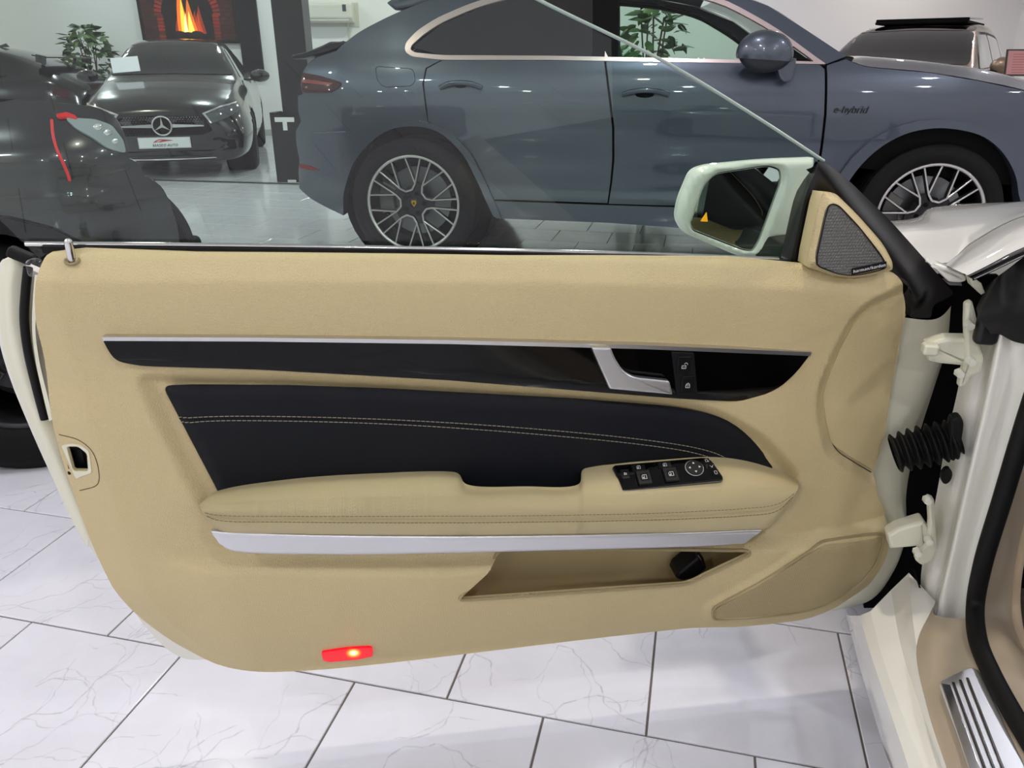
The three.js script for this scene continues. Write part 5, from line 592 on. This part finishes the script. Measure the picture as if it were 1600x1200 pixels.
// ---------- black hatchback facing us ----------
{ const car = thing('hatchback', 'glossy black hatchback with star emblem, white plate and paper behind its windscreen', 'car', [-4.27, 0, -10.68], R(-75));
  const c_ = (n, g, m, l) => part(n, g, m, car, l);
  const st = [[2.2, 0.3, 0.52, 0.6, 0.62, 0.66, 0.6, 0.5], [2.14, 0.2, 0.6, 0.7, 0.76, 0.8, 0.72, 0.58], [1.95, 0.18, 0.7, 0.8, 0.82, 0.87, 0.79, 0.64], [1.6, 0.2, 0.77, 0.88, 0.84, 0.89, 0.82, 0.68], [1.2, 0.2, 0.83, 0.95, 0.85, 0.9, 0.83, 0.7], [0.86, 0.2, 0.89, 1.01, 0.86, 0.9, 0.84, 0.7], [0.3, 0.2, 0.94, 1.27, 0.86, 0.9, 0.82, 0.6], [-0.12, 0.2, 0.96, 1.41, 0.86, 0.9, 0.81, 0.54], [-0.8, 0.2, 0.98, 1.44, 0.86, 0.9, 0.8, 0.53], [-1.5, 0.22, 1.0, 1.38, 0.86, 0.9, 0.8, 0.5], [-2.0, 0.28, 1.0, 1.16, 0.82, 0.87, 0.78, 0.5], [-2.2, 0.35, 0.88, 1.0, 0.7, 0.76, 0.7, 0.46]];
  const shell = carLoft(st, 80, [[1.36, 0.33, 0.37], [-1.37, 0.33, 0.37]]); c_('body', shell, blackPaint);
  c_('windscreen', onShell(shell, 'front', round2([[-0.7, 1.035], [0, 1.05], [0.7, 1.035], [0.56, 1.37], [0, 1.395], [-0.56, 1.37]], 0.05), { cell: 0.08 }), darkGlass, 'dark windscreen');
  for (const s of [1, -1]) { c_('side_window', onShell(shell, 'side', round2([[0.62, 1.0], [-0.4, 1.02], [-0.4, 1.34], [0.05, 1.33]], 0.04), { sign: s, cell: 0.1 }), darkGlass); c_('side_window', onShell(shell, 'side', round2([[-0.45, 1.02], [-1.4, 1.05], [-1.15, 1.3], [-0.45, 1.34]], 0.05), { sign: s, cell: 0.1 }), darkGlass);
    const L = (p) => p.map(([z, y]) => [s * z, y]);
    c_('headlamp', onShell(shell, 'front', round2(L([[0.42, 0.655], [0.5, 0.57], [0.66, 0.62], [0.79, 0.7], [0.74, 0.755], [0.6, 0.72]]), 0.02), { cell: 0.05, lift: 0.01 }), lensClear, 'clear headlamp'); c_('daytime_lamp', onShell(shell, 'front', L([[0.41, 0.665], [0.6, 0.73], [0.75, 0.765], [0.74, 0.752], [0.6, 0.714], [0.44, 0.66], [0.5, 0.575], [0.485, 0.57]]), { cell: 0.05, lift: 0.016 }), M.silver);
    c_('side_intake', onShell(shell, 'front', round2(L([[0.48, 0.42], [0.7, 0.44], [0.72, 0.3], [0.5, 0.29]]), 0.03), { cell: 0.08, lift: 0.004 }), M.matteBlack);
    c_('door_mirror', at(new THREE.SphereGeometry(1, 24, 16), [0.52, 1.02, s * 0.99], [0, 0, 0], [0.075, 0.075, 0.12]), blackPaint); c_('mirror_foot', at(box(0.06, 0.03, 0.14, 0.012), [0.5, 0.98, s * 0.86]), blackPaint);
    for (const x of [1.36, -1.37]) { wheel(car, [x, 0.33, s * 0.78], s > 0 ? 0 : Math.PI, 0.33, 0.235, 0.23, 'dark'); c_('wheel_well', at(new THREE.CylinderGeometry(0.37, 0.37, 0.3, 28, 1, true).rotateX(Math.PI / 2), [x, 0.34, s * 0.7]), M.matteBlack); } }
  c_('grille', onShell(shell, 'front', round2([[-0.42, 0.635], [0, 0.655], [0.42, 0.635], [0.5, 0.5], [0.4, 0.455], [-0.4, 0.455], [-0.5, 0.5]], 0.03), { cell: 0.06, lift: 0.004 }), M.matteBlack, 'black grille');
  { const pins = []; for (let r = 0; r < 9; r++) for (let i = -16; i <= 16; i++) { const z = (i + (r % 2) * 0.5) * 0.028, y = 0.47 + r * 0.0205; if (Math.abs(z) > 0.46 - Math.abs(y - 0.52) * 0.7 || Math.hypot(z, y - 0.555) < 0.11) continue; ray.set(new THREE.Vector3(6, y, z), new THREE.Vector3(-1, 0, 0)); const q = ray.intersectObject(probe(shell))[0]; if (q) pins.push(at(new THREE.OctahedronGeometry(0.0065), [q.point.x + 0.008, y, z])); } c_('grille_pins', pins, M.chrome).userData.kind = 'stuff'; }
  const X0 = 2.235; c_('grille_bar', [at(plate(round2([[-0.42, 0.006], [-0.1, 0.018], [-0.1, -0.018], [-0.42, -0.008]], 0.004), 0.016, 0.003), [X0 - 0.03, 0.553, 0], [0, Math.PI / 2 + 0.1, 0]), at(plate(round2([[0.42, 0.006], [0.1, 0.018], [0.1, -0.018], [0.42, -0.008]], 0.004), 0.016, 0.003), [X0 - 0.03, 0.553, 0], [0, Math.PI / 2 - 0.1, 0])], M.silver, 'bright grille bar');
  c_('emblem_disc', at(cyl(0.094, 0.094, 0.012, 32).rotateZ(Math.PI / 2), [X0 - 0.008, 0.555, 0]), M.matteBlack); c_('emblem', [at(new THREE.TorusGeometry(0.094, 0.0085, 10, 40).rotateY(Math.PI / 2), [X0, 0.555, 0]), ...[90, 210, 330].map((d) => at(plate([[0, -0.014], [0.09, 0], [0, 0.014]], 0.01, 0.002), [X0 - 0.002, 0.555, 0], [0, 0, 0]).applyMatrix4(new THREE.Matrix4())).map((g, i) => { g.translate(-(X0 - 0.002), -0.555, 0); g.rotateZ(R([90, 210, 330][i])); g.rotateY(Math.PI / 2); g.translate(X0 - 0.002, 0.555, 0); return g; })], M.silver, 'three-pointed star in a ring');
  const plateMat = new THREE.MeshStandardMaterial({ roughness: 0.45, map: canvasTex(512, 112, (c) => { c.fillStyle = '#e6eaec'; c.fillRect(0, 0, 512, 112); c.strokeStyle = '#b9bcc0'; c.lineWidth = 4; c.strokeRect(2, 2, 508, 108); c.fillStyle = '#b23a3a'; c.beginPath(); c.moveTo(140, 56); c.quadraticCurveTo(170, 22, 215, 16); c.quadraticCurveTo(260, 18, 330, 26); c.lineTo(345, 32); c.quadraticCurveTo(260, 40, 215, 50); c.quadraticCurveTo(180, 44, 140, 56); c.fill(); c.fillStyle = '#e6eaec'; c.beginPath(); c.ellipse(205, 34, 26, 5, -0.2, 0, 7); c.fill(); c.fillStyle = '#1c1e24'; c.font = 'italic bold 40px sans-serif'; c.textAlign = 'center'; c.fillText('MASEO AUTO', 256, 97, 300); }) });
  c_('number_plate', at(box(0.012, 0.112, 0.52, 0.004), [X0 + 0.0, 0.385, 0]), std(0xe4e8ea, 0.4), 'white dealer plate'); c_('plate_print', at(new THREE.PlaneGeometry(0.51, 0.104).rotateY(Math.PI / 2), [X0 + 0.0075, 0.385, 0]), plateMat);
  c_('splitter_strip', tube([[2.02, 0.22, 0.74], [2.16, 0.215, 0.5], [2.21, 0.21, 0], [2.16, 0.215, -0.5], [2.02, 0.22, -0.74]], 0.007, 30, 6), M.silver); c_('bonnet_badge', at(cyl(0.022, 0.022, 0.006, 20), [2.1, 0.745, 0], [0, 0, -0.6]), M.silver); c_('lower_intake', onShell(shell, 'front', round2([[-0.42, 0.31], [0.42, 0.31], [0.46, 0.25], [-0.46, 0.25]], 0.02), { cell: 0.1, lift: 0.004 }), M.matteBlack);
  c_('under_tray', at(box(3.9, 0.1, 1.4, 0.03), [0, 0.24, 0]), M.matteBlack);
  const paper = thing('paper_sheet', 'white paper sheet stuck behind the black hatchback windscreen', 'paper'); const g = new THREE.BoxGeometry(0.004, 0.2, 0.3); const m = part('sheet', g, std(0xeef2fb, 0.8), paper); car.updateMatrixWorld(); const p = car.localToWorld(new THREE.Vector3(0.80, 1.15, 0.5)); paper.position.copy(p); paper.rotation.set(0, R(-75), 0); m.rotation.set(0.08, 0.1, 0.62);
}
// ---------- black hatch with a rear wing, far side ----------
{ const car = thing('hatchback', 'black hatchback with a raised rear wing, seen from its tail beside the plant', 'car', [-8.06, 0, -11.75], R(180));
  const c_ = (n, g, m, l) => part(n, g, m, car, l);
  const st = [[2.1, 0.25, 0.5, 0.62, 0.6, 0.65, 0.6, 0.5], [1.9, 0.2, 0.68, 0.78, 0.8, 0.86, 0.78, 0.64], [1.2, 0.2, 0.8, 0.92, 0.84, 0.89, 0.82, 0.7], [0.8, 0.2, 0.85, 0.98, 0.85, 0.9, 0.83, 0.7], [0.2, 0.2, 0.9, 1.24, 0.85, 0.9, 0.8, 0.58], [-0.2, 0.2, 0.92, 1.34, 0.85, 0.9, 0.8, 0.54], [-0.9, 0.2, 0.94, 1.35, 0.85, 0.9, 0.8, 0.52], [-1.5, 0.22, 0.95, 1.2, 0.86, 0.9, 0.8, 0.5], [-1.95, 0.28, 0.92, 1.02, 0.84, 0.88, 0.78, 0.55], [-2.25, 0.34, 0.72, 0.84, 0.76, 0.8, 0.7, 0.5], [-2.32, 0.4, 0.6, 0.7, 0.66, 0.7, 0.62, 0.45]];
  const shell = carLoft(st, 70, [[1.32, 0.33, 0.37], [-1.35, 0.33, 0.37]]); c_('body', shell, blackPaint);
  for (const s of [1, -1]) { c_('side_window', onShell(shell, 'side', round2([[0.6, 0.97], [-0.45, 0.99], [-0.45, 1.28], [0.0, 1.27]], 0.04), { sign: s, cell: 0.1 }), darkGlass); c_('side_window', onShell(shell, 'side', round2([[-0.5, 0.99], [-1.35, 1.0], [-1.0, 1.23], [-0.5, 1.28]], 0.06), { sign: s, cell: 0.1 }), darkGlass);
    c_('door_mirror', at(new THREE.SphereGeometry(1, 18, 12), [0.5, 1.0, s * 0.98], [0, 0, 0], [0.07, 0.07, 0.11]), blackPaint); c_('tail_lamp', onShell(shell, 'side', round2([[-1.95, 0.88], [-2.2, 0.8], [-2.15, 0.72], [-1.95, 0.78]], 0.02), { sign: s, cell: 0.1 }), redLens);
    for (const x of [1.32, -1.35]) { wheel(car, [x, 0.33, s * 0.78], s > 0 ? 0 : Math.PI, 0.33, 0.235, 0.23, 'dark'); c_('wheel_well', at(new THREE.CylinderGeometry(0.37, 0.37, 0.3, 24, 1, true).rotateX(Math.PI / 2), [x, 0.34, s * 0.7]), M.matteBlack); }
    c_('wing_post', at(box(0.05, 0.09, 0.02, 0.006), [-1.68, 1.19, s * 0.4], [0, 0, 0.3]), blackPaint); c_('wing_end', at(box(0.14, 0.1, 0.014, 0.005), [-1.76, 1.215, s * 0.6], [0, 0, 0.2]), blackPaint); }
  c_('rear_wing', at(box(0.2, 0.018, 1.2, 0.008), [-1.74, 1.25, 0], [0, 0, 0.15]), blackPaint, 'raised black rear wing'); c_('roof_fin', at(plate([[-0.12, 0], [0.1, 0], [-0.08, 0.05]], 0.03, 0.006), [-0.9, 1.37, -0.015]), blackPaint); c_('under_tray', at(box(3.9, 0.1, 1.4, 0.03), [0, 0.24, 0]), M.matteBlack);
}
// ---------- bronze SUV behind the blue one ----------
{ const bronze = phys(0x94806c, 0.35, 0.55, { clearcoat: 1, clearcoatRoughness: 0.04 });
  const car = thing('sports_utility_vehicle', 'bronze SUV with open glass sunroof, standing behind the blue SUV bonnet', 'car', [4.62, 0, -9.65], R(-127));
  const c_ = (n, g, m, l) => part(n, g, m, car, l);
  const st = [[2.25, 0.35, 0.7, 0.82, 0.66, 0.7, 0.62, 0.5], [2.15, 0.25, 0.82, 0.94, 0.8, 0.85, 0.76, 0.62], [1.9, 0.24, 0.9, 1.01, 0.88, 0.92, 0.84, 0.7], [1.2, 0.25, 0.98, 1.08, 0.9, 0.95, 0.87, 0.74], [0.85, 0.25, 1.02, 1.13, 0.9, 0.95, 0.87, 0.74], [0.3, 0.25, 1.06, 1.4, 0.9, 0.95, 0.85, 0.66], [-0.02, 0.25, 1.07, 1.52, 0.9, 0.95, 0.84, 0.61], [-0.8, 0.25, 1.08, 1.58, 0.9, 0.95, 0.84, 0.6], [-1.5, 0.26, 1.1, 1.54, 0.9, 0.95, 0.83, 0.57], [-2.0, 0.32, 1.1, 1.36, 0.88, 0.92, 0.82, 0.56], [-2.3, 0.4, 1.0, 1.12, 0.78, 0.82, 0.76, 0.52]];
  const shell = carLoft(st, 80, [[1.4, 0.36, 0.4], [-1.42, 0.36, 0.4]]); c_('body', shell, bronze);
  c_('windscreen', onShell(shell, 'front', round2([[-0.72, 1.15], [0, 1.165], [0.72, 1.15], [0.6, 1.48], [0, 1.5], [-0.6, 1.48]], 0.05), { cell: 0.08 }), darkGlass, 'dark windscreen'); c_('roof_header', onShell(shell, 'front', round2([[-0.6, 1.49], [0, 1.508], [0.6, 1.49], [0.57, 1.535], [0, 1.555], [-0.57, 1.535]], 0.02), { cell: 0.08 }), darkGlass);
  const gmat = phys(0x9aa39f, 0.05, 0, { clearcoat: 1 });
  for (const s of [1, -1]) { c_('side_window', onShell(shell, 'side', round2([[0.62, 1.11], [-0.38, 1.13], [-0.38, 1.46], [0.12, 1.45]], 0.05), { sign: s, cell: 0.1 }), gmat); c_('side_window', onShell(shell, 'side', round2([[-0.43, 1.13], [-1.2, 1.14], [-1.2, 1.43], [-0.43, 1.46]], 0.04), { sign: s, cell: 0.1 }), gmat); c_('side_window', onShell(shell, 'side', round2([[-1.26, 1.15], [-1.85, 1.17], [-1.6, 1.37], [-1.26, 1.42]], 0.06), { sign: s, cell: 0.1 }), gmat);
    c_('window_trim', onShell(shell, 'side', round2([[0.68, 1.1], [-1.93, 1.15], [-1.62, 1.41], [-1.2, 1.465], [-0.4, 1.49], [0.12, 1.48]], 0.08), { sign: s, cell: 0.12, lift: 0.002 }), M.blackPlastic);
    c_('door_mirror', at(new THREE.SphereGeometry(1, 20, 14), [0.5, 1.14, s * 1.0], [0, 0, 0], [0.08, 0.09, 0.13]), bronze); c_('mirror_foot', at(box(0.08, 0.04, 0.16, 0.015), [0.52, 1.08, s * 0.88]), M.blackPlastic);
    c_('headlamp', onShell(shell, 'front', round2([[s * 0.45, 0.86], [s * 0.7, 0.9], [s * 0.74, 0.82], [s * 0.48, 0.77]], 0.02), { cell: 0.06, lift: 0.01 }), lensClear);
    for (const x of [1.4, -1.42]) { wheel(car, [x, 0.36, s * 0.82], s > 0 ? 0 : Math.PI, 0.36, 0.25, 0.25, 'plain'); c_('wheel_well', at(new THREE.CylinderGeometry(0.4, 0.4, 0.3, 24, 1, true).rotateX(Math.PI / 2), [x, 0.37, s * 0.74]), M.matteBlack); } }
  c_('sunroof_glass', at(box(0.95, 0.02, 0.98, 0.01), [-0.66, 1.645, 0], [0, 0, -0.03]), darkGlass, 'raised glass sunroof'); c_('sunroof_deflector', at(box(0.06, 0.05, 0.98, 0.012), [-0.17, 1.615, 0]), M.matteBlack); c_('roof_opening', at(box(1.2, 0.03, 0.98, 0.01), [-0.72, 1.597, 0]), M.matteBlack);
  c_('grille', onShell(shell, 'front', round2([[-0.4, 0.88], [0.4, 0.88], [0.36, 0.55], [-0.36, 0.55]], 0.05), { cell: 0.08 }), M.matteBlack); c_('under_tray', at(box(4, 0.1, 1.5, 0.03), [0, 0.3, 0]), M.matteBlack);
}
// ---------- dark car close behind the open door (x to its tail, z to us) ----------
{ const car = thing('dark_car', 'dark grey car close behind the open door, red light line and clear lamp', 'car', [-1.431, 0, -2.0604], R(15));
  const c_ = (n, g, m, l) => part(n, g, m, car, l), dk = phys(0x17181a, 0.22, 0.3, { clearcoat: 1, clearcoatRoughness: 0.03 });
  const arc = Array.from({ length: 15 }, (_, i) => { const a = R(-8 + i * 196 / 14); return [-0.03 + 0.4 * Math.cos(a), 0.355 + 0.4 * Math.sin(a)]; });
  const NW = (u, v) => 0.0 - 0.3 * Math.pow(clamp((u - 0.12) / 0.4), 2.4) - 0.5 * Math.pow(clamp((v - 0.92) / 0.25), 1.6) * 0.5 + 0.015 * Math.exp(-(((v - 0.8) / 0.05) ** 2)) - 0.03 * clamp((0.6 - v) / 0.3);
  const f = (u, v) => [u, v, NW(u, v)];
  const top = [[0.1249, 1.0794], [0.2113, 1.0706], [0.2699, 1.0636], [0.3138, 1.0551], [0.3554, 1.0305], [0.3759, 0.9895], [0.3823, 0.9463], [0.3822, 0.9195], [0.4016, 0.902], [0.4085, 0.8676], [0.442, 0.8334], [0.4572, 0.7851], [0.4651, 0.7088], [0.4625, 0.629]];
  const body = [[-1.6, 1.0], [-1.6, 1.1], [-0.6, 1.11], ...top, [0.47, 0.5], [0.44, 0.36], [0.39, 0.3], ...arc, [-0.45, 0.26], [-1.6, 0.26]];
  c_('body_side', drape(body, f, { cell: 0.03, rim: 0.03 }), dk); c_('arch_trim', drape([...arc.map(([x, y]) => [-0.03 + (x + 0.03) * 1.12, 0.355 + (y - 0.355) * 1.12]), ...arc.slice().reverse()], (u, v) => [u, v, NW(u, v) + 0.012], { cell: 0.04, rim: 0.05 }), M.blackPlastic);
  const back = top.map(([u, v]) => [u, v, NW(u, v)]); c_('rear_end', skin([back, back.map(([u, v, w]) => [u - 0.06, v - 0.015, w - 0.25]), back.map(([u, v, w]) => [u - 0.26, v - 0.06, w - 0.9]), back.map(([u, v, w]) => [u - 0.6, v - 0.1, w - 1.6])], 40, 20), dk);
  c_('upper_deck', skin([[[-1.6, 1.1, 0], [-0.6, 1.11, 0], [...top[0], NW(...top[0])]], [[-1.6, 1.06, -0.3], [-0.6, 1.06, -0.3], [top[0][0] - 0.06, top[0][1] - 0.02, -0.3]], [[-1.6, 0.98, -1.7], [-0.6, 0.98, -1.7], [top[0][0] - 0.6, top[0][1] - 0.1, -1.7]]], 16, 10), dk);
  c_('clear_lamp', drape(round2([[0.2456, 1.0339], [0.3143, 1.0264], [0.3514, 1.0096], [0.3755, 0.9698], [0.3799, 0.933], [0.3404, 0.9508], [0.3059, 0.9829], [0.2731, 1.0046]], 0.012), (u, v) => [u, v, NW(u, v) + 0.008], { cell: 0.015, rim: 0.01 }), phys(0x8e979b, 0.05, 0.1, { clearcoat: 1 }), 'clear lamp cluster'); for (const [px, py, r] of [[0.3195, 1.0053], [0.34, 0.9903], [0.356, 0.9669]].map((p, i) => [p[0], p[1], [0.012, 0.011, 0.009][i]])) c_('lamp_reflector', at(new THREE.SphereGeometry(r, 14, 10), [px, py, NW(px, py) + 0.009], [0, 0, 0.5], [1.3, 0.8, 0.5]), M.chrome);
  const redGlow = new THREE.MeshStandardMaterial({ color: 0x8a0d12, emissive: 0xff2026, emissiveIntensity: 0.35, roughness: 0.3 });
  c_('red_light_line', tube([[0.2157, 1.0281], [0.2189, 0.9929], [0.2255, 0.9587], [0.2361, 0.9206], [0.2417, 0.8871], [0.2421, 0.8736]].map(([u, v]) => [u, v, NW(u, v) + 0.004]), 0.004, 30, 8), redGlow, 'thin red light line'); c_('red_lamp', drape(round2([[0.2262, 1.0422], [0.2512, 1.0465], [0.2708, 1.0383], [0.2764, 1.0286], [0.252, 1.0354], [0.2335, 1.0341]], 0.004), (u, v) => [u, v, NW(u, v) + 0.012], { cell: 0.02, rim: 0.008 }), redGlow, 'red lamp');
  wheel(car, [-0.03, 0.355, -0.16], 0, 0.355, 0.205, 0.26, 'dark'); c_('wheel_well', at(new THREE.CylinderGeometry(0.4, 0.4, 0.3, 30, 1, true).rotateX(Math.PI / 2), [-0.03, 0.36, -0.2]), M.matteBlack); c_('well_wall', at(new THREE.CircleGeometry(0.4, 30), [-0.03, 0.36, -0.34]), M.matteBlack); c_('under_tray', at(box(1.9, 0.1, 1.4, 0.03), [-0.6, 0.35, -0.95]), M.matteBlack); wheel(car, [-0.03, 0.355, -1.5], Math.PI, 0.355, 0.25, 0.26, 'dark');
}

// ---------- things along the back of the room ----------
struct('trim_1', at(box(9, 0.012, 0.035, 0.004), [-2.2, 0.006, -8.18], [0, -0.177, 0]), std(0x2a2a28, 0.4));
{ const t = thing('column', 'tall black square column between the parked cars', 'column', [-2.27, 0, -8.75]); part('shaft', at(box(0.31, CEIL, 0.3, 0.006), [0, CEIL / 2, 0]), std(0x141312, 0.35), t); part('foot_plate', at(box(0.34, 0.03, 0.33, 0.005), [0, 0.015, 0]), std(0x141312, 0.35), t); }
{ const t = thing('pedestal', 'low black pedestal with a white T-shaped plate beside the column', 'pedestal', [-2.31, 0, -8.44]); part('case', at(plate(round2([[-0.18, 0.0], [-0.18, 0.7], [-0.12, 0.7], [-0.06, 0.64], [0.2, 0.64], [0.2, 0]], 0.004), 0.25, 0.006), [0, 0, -0.15]), std(0x10100f, 0.4), t); part('plate', [at(box(0.2, 0.045, 0.01, 0.003), [-0.03, 0.63, 0.107]), at(box(0.045, 0.09, 0.01, 0.003), [-0.03, 0.57, 0.107])], std(0xe8e8e6, 0.5), t, 'white T-shaped plate'); part('floor_bracket', at(box(0.09, 0.025, 0.01, 0.003), [-0.02, 0.014, 0.106]), std(0xe0e0de, 0.5), t); }
{ const t = thing('fireplace_screen', 'large dark screen showing a burning fire in a brick arch', 'screen', [-5.33, 1.47, ZB + 0.04]); part('frame', at(box(1.62, 1.2, 0.07, 0.02), [0, 0.6, 0]), std(0x120e0d, 0.4), t);
  const fire = canvasTex(512, 384, (c, w, h) => { c.fillStyle = '#1a0d0a'; c.fillRect(0, 0, w, h); for (let r = 0; r < 18; r++) for (let i = 0; i < 14; i++) { c.fillStyle = `rgb(${rr(28, 50)},${rr(14, 22)},${rr(12, 18)})`; c.fillRect(i * 40 - (r % 2) * 20, r * 22, 37, 19); } c.fillStyle = '#0a0504'; c.beginPath(); c.moveTo(110, h); c.lineTo(110, 200); c.quadraticCurveTo(256, 40, 402, 200); c.lineTo(402, h); c.fill();
    for (let k = 0; k < 26; k++) { const a = Math.PI + k / 25 * Math.PI; c.save(); c.translate(256 + 165 * Math.cos(a), 250 + 165 * Math.sin(a)); c.rotate(a); c.fillStyle = `rgb(${rr(70, 120)},${rr(22, 36)},${rr(14, 20)})`; c.fillRect(-20, -8, 40, 15); c.restore(); } for (const x of [100, 412]) for (let y = 250; y < h; y += 18) { c.fillStyle = `rgb(${rr(60, 110)},${rr(18, 34)},14)`; c.fillRect(x - 18, y, 36, 15); }
    const tongue = (x, b, ht, wd, col) => { c.fillStyle = col; c.beginPath(); c.moveTo(x - wd, b); c.quadraticCurveTo(x - wd * 1.1, b - ht * 0.5, x + rr(-10, 10), b - ht); c.quadraticCurveTo(x + wd * 0.3, b - ht * 0.5, x + wd, b); c.fill(); }; for (let k = 0; k < 9; k++) tongue(200 + k * 16, 352, rr(70, 150), 22, 'rgba(220,70,20,0.55)'); tongue(228, 352, 250, 34, 'rgba(255,110,30,0.9)'); tongue(275, 352, 190, 30, 'rgba(255,120,30,0.8)'); tongue(232, 352, 190, 20, '#ffc23a'); tongue(270, 352, 120, 18, '#ffd25a'); tongue(238, 352, 110, 12, '#fff3b0'); for (const [x, y] of [[200, 350], [250, 356], [300, 350]]) { c.fillStyle = '#1a0905'; c.beginPath(); c.ellipse(x, y, 34, 13, 0.1, 0, 7); c.fill(); } });
  part('picture', at(new THREE.PlaneGeometry(1.5, 1.1), [0, 0.6, 0.037]), new THREE.MeshStandardMaterial({ map: fire, emissive: 0xffffff, emissiveMap: fire, emissiveIntensity: 1.1, roughness: 0.35 }), t, 'picture of a wood fire'); }
solo('wall_panel', at(box(0.34, 2.0, 0.06, 0.006), [-4.36, 1.92, ZB + 0.03]), std(0x0e0d0d, 0.4), 'narrow black panel on the wall beside the fire screen', 'panel');
{ const t = thing('air_conditioner', 'white wall-mounted air conditioner with a thin pipe below', 'air conditioner', [-3.05, 1.77, ZB + 0.003]); const prof = round2([[0, 0], [0.16, 0.02], [0.21, 0.08], [0.215, 0.27], [0.19, 0.3], [0, 0.3]], 0.02); part('body', at(plate(prof, 0.9, 0.006), [0.45, 0, 0], [0, -Math.PI / 2, 0], [1, 1, 1]), std(0xdad9d0, 0.4), t); part('louvre', at(box(0.78, 0.012, 0.05, 0.004), [0, 0.045, 0.19], [0.7, 0, 0]), std(0xc2c2ba, 0.4), t); part('sticker', at(new THREE.BoxGeometry(0.06, 0.1, 0.003), [0.33, 0.22, 0.217]), std(0x3c4a4c, 0.5), t); part('pipe', tube([[0.34, 0.02, 0.05], [0.34, -0.2, 0.03], [0.37, -0.6, 0.02]], 0.012, 16, 8), std(0xcfcdb8, 0.6), t); part('back_plate', at(box(1.04, 0.36, 0.02, 0.006), [0, 0.13, 0.01]), std(0xcac9bb, 0.6), t); }
{ const t = thing('price_board', 'red price board in a black frame on a slim stand behind the blue SUV', 'sign', [4.16, 0, -6.6]); part('board', at(box(0.5, 0.2, 0.012, 0.003), [0, 1.17, 0], [-0.2, 0, 0]), std(0x0d0c0c, 0.4), t); const pr = canvasTex(256, 128, (c, w, h) => { c.fillStyle = '#c98f8d'; c.fillRect(0, 0, w, h); c.fillStyle = 'rgba(150,60,62,0.8)'; for (let y = 18; y < 118; y += 14) c.fillRect(22, y, rr(120, 200), 3); }); part('print', at(new THREE.PlaneGeometry(0.476, 0.176), [0, 1.17 + 0.0015, 0.0066], [-0.2, 0, 0]), new THREE.MeshStandardMaterial({ map: pr, roughness: 0.5 }), t, 'pale red printed sheet'); part('pole', at(cyl(0.012, 0.012, 1.1, 12), [0, 0.55, -0.02]), M.blackPlastic, t); part('base', at(cyl(0.16, 0.17, 0.02, 28), [0, 0.01, -0.02]), M.blackPlastic, t); }
// leafy plants: pot, stems and single leaves
const leafShape = (() => { const P = []; for (let j = 0; j <= 6; j++) { const t = j / 6, w = 0.34 * Math.sin(Math.PI * Math.pow(t, 0.8)) * (1 - 0.2 * t); P.push([[-w, -0.1 * w - 0.18 * t * t, t], [0, 0.0 - 0.18 * t * t + 0.03, t], [w, -0.1 * w - 0.18 * t * t, t]]); } return grid(P); })();
const leafMats = [0x3c5a33, 0x4b6a3a, 0x2f4a2c, 0x5e7a40].map((c) => phys(c, 0.5, 0, { transmission: 0.15, thickness: 0 }));
function plant(label, [x, z], h, r, n, y0, size) {
  const t = thing('potted_plant', label, 'plant', [x, 0, z]); part('pot', new THREE.LatheGeometry([[0.001, 0], [0.13, 0], [0.17, 0.3], [0.18, 0.32], [0.165, 0.32], [0.15, 0.27], [0.001, 0.27]].map((p) => new THREE.Vector2(...p)), 30), std(0x2a2826, 0.6), t);
  const stems = []; for (let k = 0; k < 5; k++) { const a = k * 1.3, p = [[0.02 * Math.cos(a), 0.26, 0.02 * Math.sin(a)], [0.06 * Math.cos(a), h * 0.5, 0.06 * Math.sin(a)], [r * 0.45 * Math.cos(a + 0.5), h * 0.94, r * 0.45 * Math.sin(a + 0.5)]]; stems.push(p); part('stem', tube(p, 0.009, 16, 6), std(0x5a4a36, 0.8), t); }
  for (let i = 0; i < n; i++) { const f = Math.pow((i + 0.5) / n, 0.85), y = y0 + (h - y0) * f, rad = r * Math.sqrt(rnd()) * (0.55 + 0.6 * Math.sin(Math.PI * clamp(0.12 + f * 0.8))) * (f > 0.9 ? 0.6 : 1), a = rnd() * 6.283, s = size * rr(0.75, 1.25); const m = part('leaf', leafShape, leafMats[Math.floor(rnd() * 4)], t); m.position.set(rad * Math.cos(a), y, rad * Math.sin(a)); m.rotation.set(rr(-0.5, 0.9), Math.PI / 2 - a + rr(-0.9, 0.9), rr(-0.7, 0.7), 'YXZ'); m.scale.set(s, s, s); }
  return t;
}
plant('tall leafy potted plant by the back wall beside the black hatchback', [-6.68, -13.2], 1.72, 0.31, 290, 0.45, 0.155);
plant('leafy potted plant seen through the blue SUV front window', [1.44, -8.6], 1.7, 0.3, 190, 0.6, 0.15);
shade(scene); renderer.render(scene, camera);
